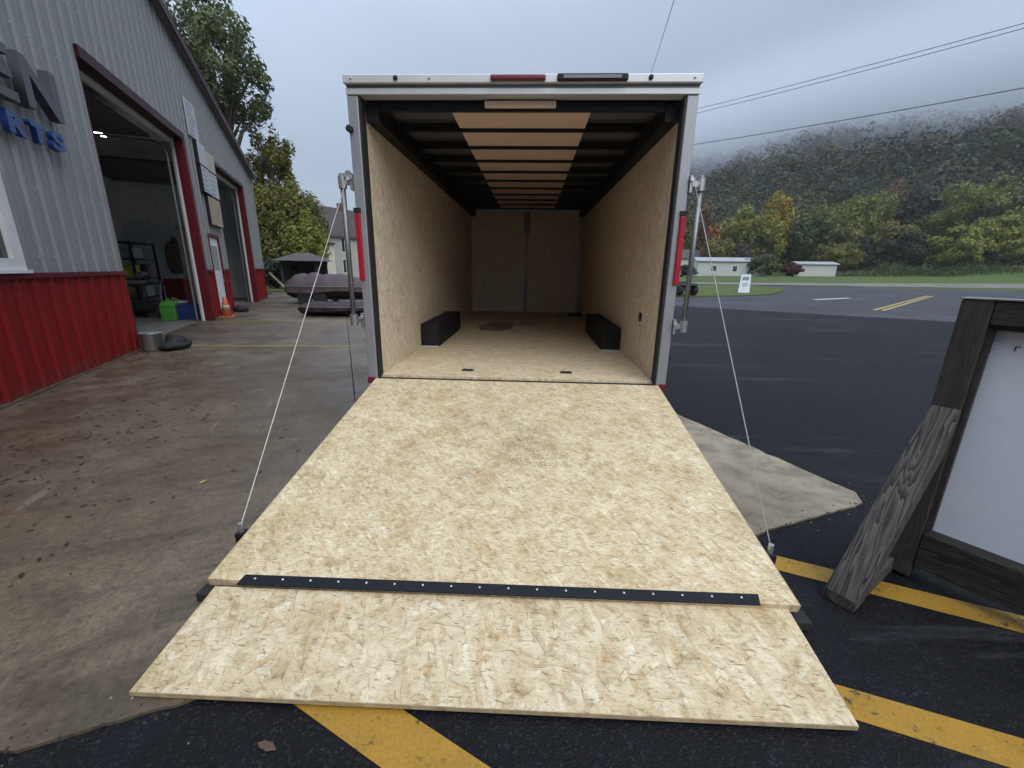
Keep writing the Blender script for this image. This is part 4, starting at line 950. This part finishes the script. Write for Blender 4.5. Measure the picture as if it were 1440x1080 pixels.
# pavilion with hipped dark roof
pv = empty('garden_pavilion', (-14.2, 26.6, 0), R(10), 'small dark pavilion with hipped roof behind the mauve boat', 'pavilion')
for x in (-1.0, 1.0):
    for y in (-1.0, 1.0): bx('post', M['dark_cloth'], pv, (x-.06, x+.06, y-.06, y+.06, 0, 1.75))
MB().add([(-1.4,-1.4,1.75),(1.4,-1.4,1.75),(1.4,1.4,1.75),(-1.4,1.4,1.75),(-.3,-.3,2.25),(.3,-.3,2.25),(.3,.3,2.25),(-.3,.3,2.25)], [(3,2,1,0),(4,5,6,7),(0,1,5,4),(1,2,6,5),(2,3,7,6),(3,0,4,7)]).build('roof', M['shingle'], pv)
bx('side_panel', M['dark_cloth'], pv, (-.95, .95, .96, 1.0, .02, 1.74)); bx('side_panel', M['dark_cloth'], pv, (-1.0, -.96, -.93, .94, .02, 1.74)); bx('low_rail', M['dark_cloth'], pv, (-.93, .93, -1.0, -.96, .02, .6))
# houses across the road
def long_house(name, x0, x1, y, d_, h_, rh, wall, label, wins, z, cat='house', roofm='shingle'):
    e = empty(name, ((x0+x1)/2, y, z), R(-6), label, cat); hw = (x1-x0)/2
    bx('wall', M[wall], e, (-hw, hw, -d_/2, d_/2, -.5, h_))
    for i in range(int(h_/.45)): bx('clapboard', M[wall], e, (-hw+.02, hw-.02, -d_/2-.04, -d_/2-.002, .05+.45*i, .44+.45*i))
    for sy in (-1, 1):
        ps = [(sy*(d_/2+.4), h_+.02), (0, h_+rh), (0, h_+rh+.15), (sy*(d_/2+.4), h_+.17)]
        n = 4; vs = [(-hw-.4, p[0], p[1]) for p in ps]+[(hw+.4, p[0], p[1]) for p in ps]
        MB().add(vs, [(0,1,2,3),(7,6,5,4),(0,4,5,1),(1,5,6,2),(2,6,7,3),(3,7,4,0)]).build('roof', M[roofm], e)
    for sx in (-1, 1): MB().add([(sx*hw, -d_/2, h_), (sx*hw, d_/2, h_), (sx*hw, 0, h_+rh)], [(0, 1, 2)]).build('gable_wall', M[wall], e)
    for u, z_, ww, hh in wins:
        wn_ = bx('window', M['glass'], e, (u-ww/2, u+ww/2, -d_/2-.07, -d_/2-.05, z_, z_+hh)); bx('window_frame', M['white_trim'], wn_, (u-ww/2-.1, u+ww/2+.1, -d_/2-.06, -d_/2-.045, z_-.1, z_+hh+.1))
    return e
M['metal_roof_white'] = plain('white_roof', (.30, .31, .33), .5, 0, .1, 2)
long_house('long_white_house', 38.5, 53.5, 104, 7, 3.1, .9, 'clap_white', 'long low white house across the road, seen right of the trailer post', [(-4, 1.0, 1.1, 1.2), (.5, 1.0, .9, 1.2), (4, 1.2, .8, .9)], gz(46, 104)-.04, roofm='metal_roof_white')
long_house('dark_roofed_house', 40, 52, 122, 8, 3.6, 2.6, 'clap_white', 'taller house with dark roof just behind the long white house', [(-3, 1.4, 1, 1.3)], gz(46, 122)+.1)
long_house('white_cottage', 36.0, 40.5, 114, 6, 3.9, 2.2, 'clap_white', 'white gabled cottage behind the left end of the long white house', [(-.8, 1.2, .9, 1.2), (1.0, 1.2, .9, 1.2)], gz(38, 114))
long_house('white_shed', 62.5, 70.6, 106, 5, 2.6, .6, 'clap_white', 'small white shed across the road behind the maroon bush', [(-3, .9, .8, .8)], gz(66, 106)-.04, 'shed', 'metal_roof_white')

# ------------------------------------------------------------------ vegetation
def leaves_mesh(name, P, size, m, seed, asp=.6, up_bias=.3, N=None):
    g = np.random.default_rng(seed); n = len(P)
    a = g.normal(size=(n, 3))
    if N is not None:
        Nn = N/np.linalg.norm(N, axis=1)[:, None]+g.normal(size=(n, 3))*.38; Nn /= np.linalg.norm(Nn, axis=1)[:, None]; a -= Nn*(a*Nn).sum(1)[:, None]
    a /= np.linalg.norm(a, axis=1)[:, None]
    b = g.normal(size=(n, 3)); b[:, 2] += up_bias; b = np.cross(Nn, a) if N is not None else b-a*(a*b).sum(1)[:, None]; b /= np.linalg.norm(b, axis=1)[:, None]
    s = (size*g.uniform(.55, 1.35, n))[:, None] if np.isscalar(size) else (size*g.uniform(.6, 1.3, n))[:, None]
    fold = np.cross(a, b)*s*-.18 if N is not None else np.cross(a, b)*s*.18
    V = np.empty((n, 4, 3)); V[:, 0] = P-a*s; V[:, 1] = P-b*s*asp+fold; V[:, 2] = P+a*s; V[:, 3] = P+b*s*asp+fold
    V = V.reshape(-1, 3)
    me = bpy.data.meshes.new(name); me.vertices.add(4*n); me.vertices.foreach_set('co', V.ravel())
    me.loops.add(4*n); me.loops.foreach_set('vertex_index', np.arange(4*n)); me.polygons.add(n)
    me.polygons.foreach_set('loop_start', np.arange(0, 4*n, 4)); me.polygons.foreach_set('loop_total', np.full(n, 4))
    me.update(calc_edges=True); me.materials.append(m); return me
LM = {}
def lmat(k):
    if k not in LM:
        cols = {'olive': ((.115, .118, .030), (.16, .145, .032)), 'green': ((.050, .074, .024), (.075, .096, .030)), 'dark': ((.018, .030, .018), (.030, .042, .022)), 'yellow': ((.27, .19, .030), (.32, .23, .04)),
                'orange': ((.27, .10, .030), (.33, .135, .04)), 'rust': ((.125, .075, .040), (.17, .095, .045)), 'lime': ((.155, .175, .030), (.21, .21, .038)), 'brown': ((.075, .064, .052), (.09, .072, .055)), 'maroon': ((.060, .017, .017), (.08, .024, .022)),
                'light': ((.120, .155, .038), (.165, .185, .045)), 'teal': ((.026, .042, .034), (.036, .052, .038)), 'mid': ((.068, .098, .030), (.105, .122, .034)), 'ash': ((.088, .118, .048), (.115, .140, .055)), 'reed': ((.17, .155, .095), (.20, .18, .11)),
                'wood_green': ((.040, .056, .024), (.060, .072, .028)), 'wood_olive': ((.070, .072, .030), (.095, .085, .035)), 'wood_rust': ((.095, .056, .036), (.12, .07, .04)), 'wood_brown': ((.060, .054, .046), (.072, .060, .050))}[k]
        LM[k] = leaf_mat('leaf_'+k, cols[0], .16 if k.startswith('wood') or k == 'teal' else .32, cols[1])
    return LM[k]
def crown_points(g, cw, cd, ch, n, clumps, tight=.30):
    c = g.normal(size=(clumps, 3)); c /= np.linalg.norm(c, axis=1)[:, None]; rad = g.uniform(.25, .86, clumps)**.7
    c = c*rad[:, None]; c[:, 2] = c[:, 2]*.95
    cr = g.uniform(.6, 1.25, clumps)*tight
    idx = g.integers(0, clumps, n); d = g.normal(size=(n, 3)); d /= np.linalg.norm(d, axis=1)[:, None]
    P = c[idx]+d*(cr[idx]*g.uniform(.35, 1.0, n)**.6)[:, None]
    return P*np.array([cw/2, cd/2, ch/2]), c*np.array([cw/2, cd/2, ch/2]), d+.35*c[idx]
def tree(name, label, loc, height, cw, kind, seed, n=2200, leaf=.40, trunk_h=.14, clumps=40, tight=.30, group=None, cat='tree', crown_h=None, limbs=9):
    g = np.random.default_rng(seed); e = empty(name, loc, 0, label, cat, group)
    ch = crown_h or height*(1-trunk_h)*1.05; cz = height-ch/2
    P, cs, NN = crown_points(g, cw, cw*.9, ch, n, clumps, tight); P[:, 2] += cz; cs[:, 2] += cz
    ok_ = P[:, 2] > .15; P = P[ok_]; NN = NN[ok_]
    o = bpy.data.objects.new('crown', leaves_mesh('crown', P, leaf, lmat(kind), seed, N=NN)); C.objects.link(o); o.parent = e
    mb = MB(); r_ = height*.018+.05
    mb.tube([(0, 0, -.3), (.02*height, 0, height*.25), (-.01*height, .01*height, height*.55), (0, 0, height*.85)], [r_*1.25, r_, r_*.6, r_*.15], 7)
    for i in range(min(limbs, len(cs))):
        q = cs[i]; z0 = max(height*.18, min(height*.7, q[2]*.6)); mb.tube([(0, 0, z0), (q[0]*.45, q[1]*.45, (z0+q[2])/2+.04*height), tuple(q)], [r_*.5, r_*.32, r_*.1], 5)
    mb.build('trunk', M['bark'], e, smooth=True)
    return e
def px_tree(x, ytop, w_px, Y, kind, label, seed, **k):
    t = at(x, ytop, Y); z0 = gz(t.x, Y)+hill_h(t.x, Y)-.05; wid = (at(x+w_px/2, ytop, Y)-at(x-w_px/2, ytop, Y)).length
    return tree(k.pop('name', 'deciduous_tree'), label, (t.x, Y, z0), max(1.0, t.z-z0), wid, kind, seed, **k)
GR = 'trees across the road'
# left group
px_tree(276, -50, 176, 32, 'ash', 'tall airy green tree rising behind the workshop roof', 21, n=12000, leaf=.15, clumps=80, tight=.20, crown_h=10.5, group='trees behind the workshop', limbs=24)
px_tree(372, 168, 84, 36, 'olive', 'olive tree with thin top twigs behind the workshop corner', 22, n=7000, leaf=.14, clumps=60, tight=.22, crown_h=8.5, group='trees behind the workshop', limbs=16)
px_tree(394, 242, 112, 33, 'olive', 'broad rounded green tree left of the clapboard house', 23, n=24000, leaf=.13, clumps=90, tight=.33, trunk_h=.03, group='trees behind the workshop')
px_tree(426, 298, 62, 31, 'lime', 'yellowish lower tree touching the clapboard house gable', 24, n=14000, leaf=.105, clumps=60, tight=.34, trunk_h=.04, group='trees behind the workshop')
px_tree(385, 358, 60, 27, 'dark', 'dark clipped hedge bush beside the leaning lumber', 25, n=2500, leaf=.12, clumps=40, tight=.35, trunk_h=.02, name='hedge_bush', cat='bush')
# right group
px_tree(966, 290, 46, 128, 'olive', 'olive tree just past the right trailer post', 31, group=GR, n=3500)
px_tree(993, 275, 34, 132, 'rust', 'narrow rust coloured tree behind the white house', 32, group=GR, n=2560)
px_tree(1004, 312, 26, 118, 'orange', 'small bright orange tree behind the long white house', 33, group=GR, n=2400, leaf=.35)
px_tree(1046, 288, 74, 126, 'lime', 'wide olive tree between the orange and the golden trees', 34, group=GR, n=4800)
px_tree(1102, 268, 58, 124, 'yellow', 'golden yellow autumn tree', 35, group=GR, n=4160)
px_tree(1058, 334, 58, 110, 'brown', 'nearly bare brownish tree at the right end of the long white house', 36, group=GR, n=2400, leaf=.28, tight=.2)
px_tree(1150, 286, 84, 120, 'green', 'deep green rounded tree behind the white shed', 37, group=GR, n=5760)
px_tree(1196, 300, 66, 122, 'olive', 'mid green tree right of the white shed', 38, group=GR, n=4480)
px_tree(1236, 262, 80, 128, 'light', 'taller green tree right of centre of the tree line', 39, group=GR, n=4800)
px_tree(1256, 250, 66, 142, 'rust', 'rusty brown tree top behind the taller green tree', 40, group=GR, n=3520)
px_tree(1312, 252, 74, 138, 'teal', 'dark evergreen tree above the brush', 41, group=GR, n=5120)
px_tree(1290, 318, 76, 118, 'dark', 'dark tangled tree at the edge of the field', 42, group=GR, n=4160)
px_tree(1352, 318, 88, 112, 'lime', 'low yellow green tree at the edge of the field', 43, group=GR, n=4800)
px_tree(1402, 246, 130, 124, 'light', 'large pale green tree at the right edge of the tree line', 44, group=GR, n=7360)
px_tree(1440, 328, 66, 110, 'lime', 'yellow green tree cut by the right border of the picture', 45, group=GR, n=3840)
px_tree(1396, 335, 70, 118, 'dark', 'dark bushy tree between the two yellow green trees', 46, group=GR, n=3520)
px_tree(1215, 330, 60, 116, 'dark', 'shady dark tree low in the middle of the tree line', 47, group=GR, n=3520)
px_tree(1125, 318, 50, 126, 'rust', 'brownish tree below the golden crown', 48, group=GR, n=2560)
for i, (x_, y_, w_, Y_, kd, lb) in enumerate(((1030, 300, 60, 140, 'light', 'pale green crown peeping out above the wide olive tree'), (1078, 296, 56, 118, 'lime', 'yellow green tree left of and below the golden tree'), (1128, 286, 60, 138, 'olive', 'olive crown between the golden tree and the deep green one'),
        (1172, 282, 64, 140, 'light', 'pale crown behind the deep green rounded tree'), (1212, 290, 70, 134, 'lime', 'yellow green crown left of the taller green tree'), (1268, 300, 72, 122, 'olive', 'olive tree right of the taller green tree'),
        (1330, 296, 66, 132, 'light', 'pale green crown above the low yellow green tree'), (1424, 292, 84, 116, 'lime', 'yellow green tree below the large pale green crown'), (1372, 280, 80, 134, 'mid', 'mid green crown left of the large pale green tree'), (1018, 330, 40, 112, 'olive', 'small olive tree just behind the long white house'), (1186, 336, 56, 112, 'olive', 'low olive tree at the field edge near the shed'))):
    px_tree(x_, y_, w_*1.15, Y_, kd, lb, 130+i, group=GR, n=3600, leaf=.38)
px_tree(1076, 352, 52, 100, 'green', 'dark green shrub between the white house and the shed', 51, name='shrub', cat='shrub', trunk_h=.02, n=3520, leaf=.28)
px_tree(1116, 369, 27, 97, 'maroon', 'round maroon bush before the white shed', 52, name='shrub', cat='shrub', trunk_h=.02, n=3520, leaf=.2)
px_tree(962, 371, 40, 95, 'dark', 'low dark shrub at the left end of the long white house', 53, name='shrub', cat='shrub', trunk_h=.02, n=2400, leaf=.2)
# brush and reeds along the field edge (a mass nobody could count)
g = np.random.default_rng(77); P = []
for _ in range(9000):
    X = g.uniform(66, 190); Yb = 108-.06*(X-66)+g.uniform(-4, 10); h_ = (1.0+1.6*abs(math.sin(X*.23)*math.sin(X*.071+1)))*g.uniform(.1, 1)
    P.append((X, Yb, gz(X, Yb)+hill_h(X, Yb)+h_))
for _ in range(7000):
    X = g.uniform(60, 190); Yb = 122-.06*(X-66)+g.uniform(-5, 12)
    P.append((X, Yb, gz(X, Yb)+hill_h(X, Yb)+g.uniform(.1, 1)**.7*(2.2+2.2*abs(math.sin(X*.19+2)))))
P = np.array(P); msk = (g.uniform(size=len(P)) < .5) & (np.sin(P[:, 0]*.11+.5)+.3*np.sin(P[:, 0]*.5) > .05) & (P[:, 1] < 116)
for i, (sel, kd, nm, lb_) in enumerate(((msk, 'reed', 'tall_reeds', 'pale dry reeds and weeds along the field edge'), (~msk, 'green', 'field_brush', 'low green brush along the field edge'))):
    o = bpy.data.objects.new(nm, leaves_mesh(nm, P[sel], .42, lmat(kd), 78+i, .35, 2.0)); C.objects.link(o); tag(o, lb_, 'brush', kind='stuff')
# forest on the hillside, read as one mass
def forest(kind, share_, seed, ntree):
    g = np.random.default_rng(seed); pts = []; sizes = []; nrm = []
    k_ = 0
    while k_ < ntree:
        u = g.uniform(172, 335); v = g.uniform(-480, 260)
        x = u*.78+v*.62; y = u*.62-v*.78
        if y < 60: continue
        k_ += 1
        h = g.uniform(7, 19); w_ = h*g.uniform(.26, .48); z = hill_h(x, y)+gz(x, y)
        n = 110; d = g.normal(size=(n, 3)); d /= np.linalg.norm(d, axis=1)[:, None]; d *= (g.uniform(.5, 1, n)**.5)[:, None]
        d[:, 2] = np.abs(d[:, 2])*1.2-.45; nrm.append(d+np.array([0, 0, .3]))
        pts.append(np.array([x, y, z+h*.55])+d*np.array([w_, w_, h*.48])); sizes.append(np.full(n, h*.043))
    P = np.concatenate(pts); S = np.concatenate(sizes)
    o = bpy.data.objects.new('hillside_forest', leaves_mesh('hillside_forest', P, S, lmat(kind), seed, .75, N=np.concatenate(nrm))); C.objects.link(o)
    return o
for kd, ct, sd_, lb_ in (('wood_green', 800, 201, 'dark green part of the wooded hillside'), ('teal', 900, 202, 'blue green part of the wooded hillside'), ('wood_brown', 700, 203, 'bare brown part of the wooded hillside'), ('wood_olive', 600, 204, 'olive part of the wooded hillside'), ('wood_rust', 260, 205, 'rusty part of the wooded hillside')):
    tag(forest(kd, 0, sd_, ct), lb_, 'forest', kind='stuff')

# fallen leaves and bits on the concrete
M['wet_leaf'] = plain('wet_leaf', (.05, .032, .018), .5, 0, .4, 9); M['yellow_leaf'] = plain('yellow_leaf', (.46, .34, .06), .6, 0, .2, 20)
def flat_leaves(pts, seed):
    q = random.Random(seed); mb = MB()
    for (x, y, s_) in pts:
        a = q.uniform(0, 6.28); c_, s2 = math.cos(a), math.sin(a); z = .004
        P_ = [(-1, 0, 0), (-.3, -.38, .10), (.5, -.3, .06), (1, 0, .02), (.5, .32, .10), (-.3, .36, .05)]
        mb.add([(x+s_*(p[0]*c_-p[1]*s2), y+s_*(p[0]*s2+p[1]*c_), z+s_*p[2]*q.uniform(.3, 1.6)) for p in P_], [tuple(range(6))])
    return mb
q = random.Random(5); pts = []
for _ in range(1500):
    s_ = q.uniform(-6.8, 2.5); n_ = abs(q.gauss(.75, .75))+.12
    if n_ > 4.2: continue
    p = W(s_, n_); pts.append((p.x, p.y, q.uniform(.006, .026)*q.choice((.6, 1, 1, 1.3))))
for _ in range(60):
    p = W(q.uniform(-7, 5), q.uniform(.3, 4.6)); pts.append((p.x, p.y, q.uniform(.008, .026)))
o = flat_leaves(pts, 6).build('leaf_litter', M['wet_leaf']); tag(o, 'scattered wet brown leaves on the concrete', 'leaves', kind='stuff')
o = flat_leaves([(-2.201, 2.478, .030)], 8).build('fallen_leaf', M['yellow_leaf']); tag(o, 'single yellow leaf on the concrete left of the ramp', 'leaf')
e = flat_leaves([(-.782, .919, .036)], 9).build('fallen_leaf', M['brown_cloth']); tag(e, 'brown dead leaf on the black asphalt before the ramp flap', 'leaf'); e.location.z = -.012

M['grit'] = plain('asphalt_grit', (.030, .029, .028), .9, 0, .4, 30); M['pale_grit'] = plain('pale_grit', (.20, .19, .17), .9, 0, .3, 30)
def grit(n, seed, m, name, label, spread):
    q = random.Random(seed); mb = MB()
    for _ in range(n):
        if q.random() < .72: p = W(-7.54+q.gauss(0, spread), q.uniform(-.5, 6.5))
        else: p = W(q.uniform(-7.5, -3), 6.48+q.gauss(0, spread))
        r_ = q.uniform(.002, .008); on = (p-O).dot(tv) > -7.54 and (p-O).dot(nv) < 6.48; z = (0 if on else -.012)+r_*.3
        v4 = [(p.x+r_*math.cos(a_+q.uniform(-.4, .4))*q.uniform(.7, 1.3), p.y+r_*math.sin(a_)*q.uniform(.7, 1.3), z-r_*.4) for a_ in (0, 1.57, 3.14, 4.71)]
        mb.add(v4+[(p.x, p.y, z+r_*.7)], [(0, 1, 4), (1, 2, 4), (2, 3, 4), (3, 0, 4), (3, 2, 1, 0)])
    tag(mb.build(name, m), label, 'grit', kind='stuff')
grit(420, 61, M['grit'], 'asphalt_crumbs', 'dark asphalt crumbs along the edge of the concrete', .035)
grit(130, 62, M['pale_grit'], 'concrete_crumbs', 'pale concrete crumbs along the edge of the concrete', .05)

# ------------------------------------------------------------------ overhead wires and the pole that carries them
M['wire'] = plain('wire', (.02, .02, .024), .6, 0, .1, 2)
pole = empty('utility_pole', (13.0, 58.0, 0), R(8), 'wooden utility pole hidden behind the trailer', 'pole')
MB().tube([(0, 0, -.2), (0, 0, 20.5)], [.19, .13], 10).build('post', M['bark'], pole, smooth=True)
bx('cross_arm', M['bark'], pole, (-1.2, 1.2, -.20, -.08, 19.0, 19.15)); bx('cross_arm', M['bark'], pole, (-1.0, 1.0, -.20, -.08, 15.6, 15.75))
for x in (-1.0, -.4, .4, 1.0): MB().lathe([(.05, 19.15), (.07, 19.2), (.03, 19.32)], 8, (x, -.14, 0)).build('insulator', M['grey_plastic'], pole)
def wire(name, p, q, sag, rad, label):
    pts = []
    for i in range(25):
        f = i/24; v = p.lerp(q, f); v.z -= sag*4*f*(1-f); pts.append(v)
    tag(MB().tube(pts, rad, 5).build(name, M['wire'], None), label, 'wire', 'overhead wires')
def ext(a, b, x): return a[1]+(b[1]-a[1])*(x-a[0])/(b[0]-a[0])
for a, b, Ya, Yb, r_, lb in (((985, 149), (1440, 30), 58, 30, .022, 'upper of the twin wires crossing the sky'), ((985, 155), (1440, 37), 58, 30, .022, 'lower of the twin wires crossing the sky'), ((980, 200), (1440, 121), 58, 30, .030, 'single wire crossing the sky beneath the twin wires')):
    p = at(880, ext(a, b, 880), Ya); qn = at(1620, ext(a, b, 1620), Yb); wire('overhead_wire', p, qn, .25, r_, lb)
for a, b, r_, lb in (((985, 272), (1440, 241), .05, 'thick wire running along the road before the hill'), ((985, 262), (1440, 200), .02, 'thin wire along the road, uppermost before the hill'), ((985, 268), (1440, 236), .03, 'middle wire along the road before the hill')):
    p = at(880, ext(a, b, 880), 58); qn = at(1620, ext(a, b, 1620), 62); wire('roadside_wire', p, qn, .3, r_, lb)
wire('service_wire', at(905, 135, 58), at(962, -45, 14), .1, .012, 'wire rising from behind the trailer roof to the top of the picture')

# ------------------------------------------------------------------ low cloud on the hill top
def low_cloud():
    m = bpy.data.materials.new('low_cloud'); m.use_nodes = True; t = m.node_tree; t.nodes.clear()
    o = t.nodes.new('ShaderNodeOutputMaterial'); pvn = t.nodes.new('ShaderNodeVolumePrincipled')
    pvn.inputs['Color'].default_value = (.80, .83, .88, 1); pvn.inputs['Anisotropy'].default_value = 0.2
    tcn = t.nodes.new('ShaderNodeTexCoord'); sp = t.nodes.new('ShaderNodeSeparateXYZ'); t.links.new(tcn.outputs['Object'], sp.inputs[0])
    nz_ = t.nodes.new('ShaderNodeTexNoise'); nz_.inputs['Scale'].default_value = .022; nz_.inputs['Detail'].default_value = 3; t.links.new(tcn.outputs['Object'], nz_.inputs['Vector'])
    def mt(op, a, b):
        n = t.nodes.new('ShaderNodeMath'); n.operation = op
        for i, v in enumerate((a, b)):
            if isinstance(v, (int, float)): n.inputs[i].default_value = v
            else: t.links.new(v, n.inputs[i])
        return n.outputs[0]
    vv = mt('SUBTRACT', mt('MULTIPLY', sp.outputs[0], .62), mt('MULTIPLY', sp.outputs[1], .78))
    zz = mt('ADD', mt('ADD', sp.outputs[2], mt('MULTIPLY', mt('ADD', vv, 60), -.075)), mt('MULTIPLY', mt('SUBTRACT', nz_.outputs[0], .5), 46))
    def mrange(v, a0, a1, b0, b1):
        mr = t.nodes.new('ShaderNodeMapRange'); mr.interpolation_type = 'SMOOTHSTEP'; t.links.new(v, mr.inputs[0])
        for i, q in enumerate((a0, a1, b0, b1)): mr.inputs[i+1].default_value = q
        return mr.outputs[0]
    uu = mt('ADD', mt('MULTIPLY', sp.outputs[0], .78), mt('MULTIPLY', sp.outputs[1], .62))
    den = mt('MULTIPLY', mt('MULTIPLY', mrange(zz, 41, 84, 0, .046), mrange(sp.outputs[2], 88, 126, 1, 0)), mrange(uu, 228, 262, 0, 1))
    t.links.new(den, pvn.inputs['Density']); t.links.new(pvn.outputs[0], o.inputs['Volume'])
    mb = MB()
    c = [(u*.78+v*.62, u*.62-v*.78) for u, v in ((228, -560), (228, 330), (345, 330), (345, -560))]
    ob = mb.hexa([(x, y, 32) for x, y in c], [(x, y, 128) for x, y in c]).build('low_cloud', m)
    tag(ob, 'low cloud hanging on the wooded hill top', 'cloud', kind='stuff')
low_cloud()

# ------------------------------------------------------------------ damp air over the valley
hm = bpy.data.materials.new('haze'); hm.use_nodes = True; ht = hm.node_tree; ht.nodes.clear()
ho = ht.nodes.new('ShaderNodeOutputMaterial'); hv = ht.nodes.new('ShaderNodeVolumePrincipled')
hv.inputs['Color'].default_value = (.9, .94, 1, 1); hv.inputs['Density'].default_value = .00024; hv.inputs['Anisotropy'].default_value = .2
ht.links.new(hv.outputs[0], ho.inputs['Volume'])
tag(MB().box(-320, 620, -60, 620, -2, 130).build('haze', hm), 'thin damp haze filling the valley', 'haze', kind='stuff')
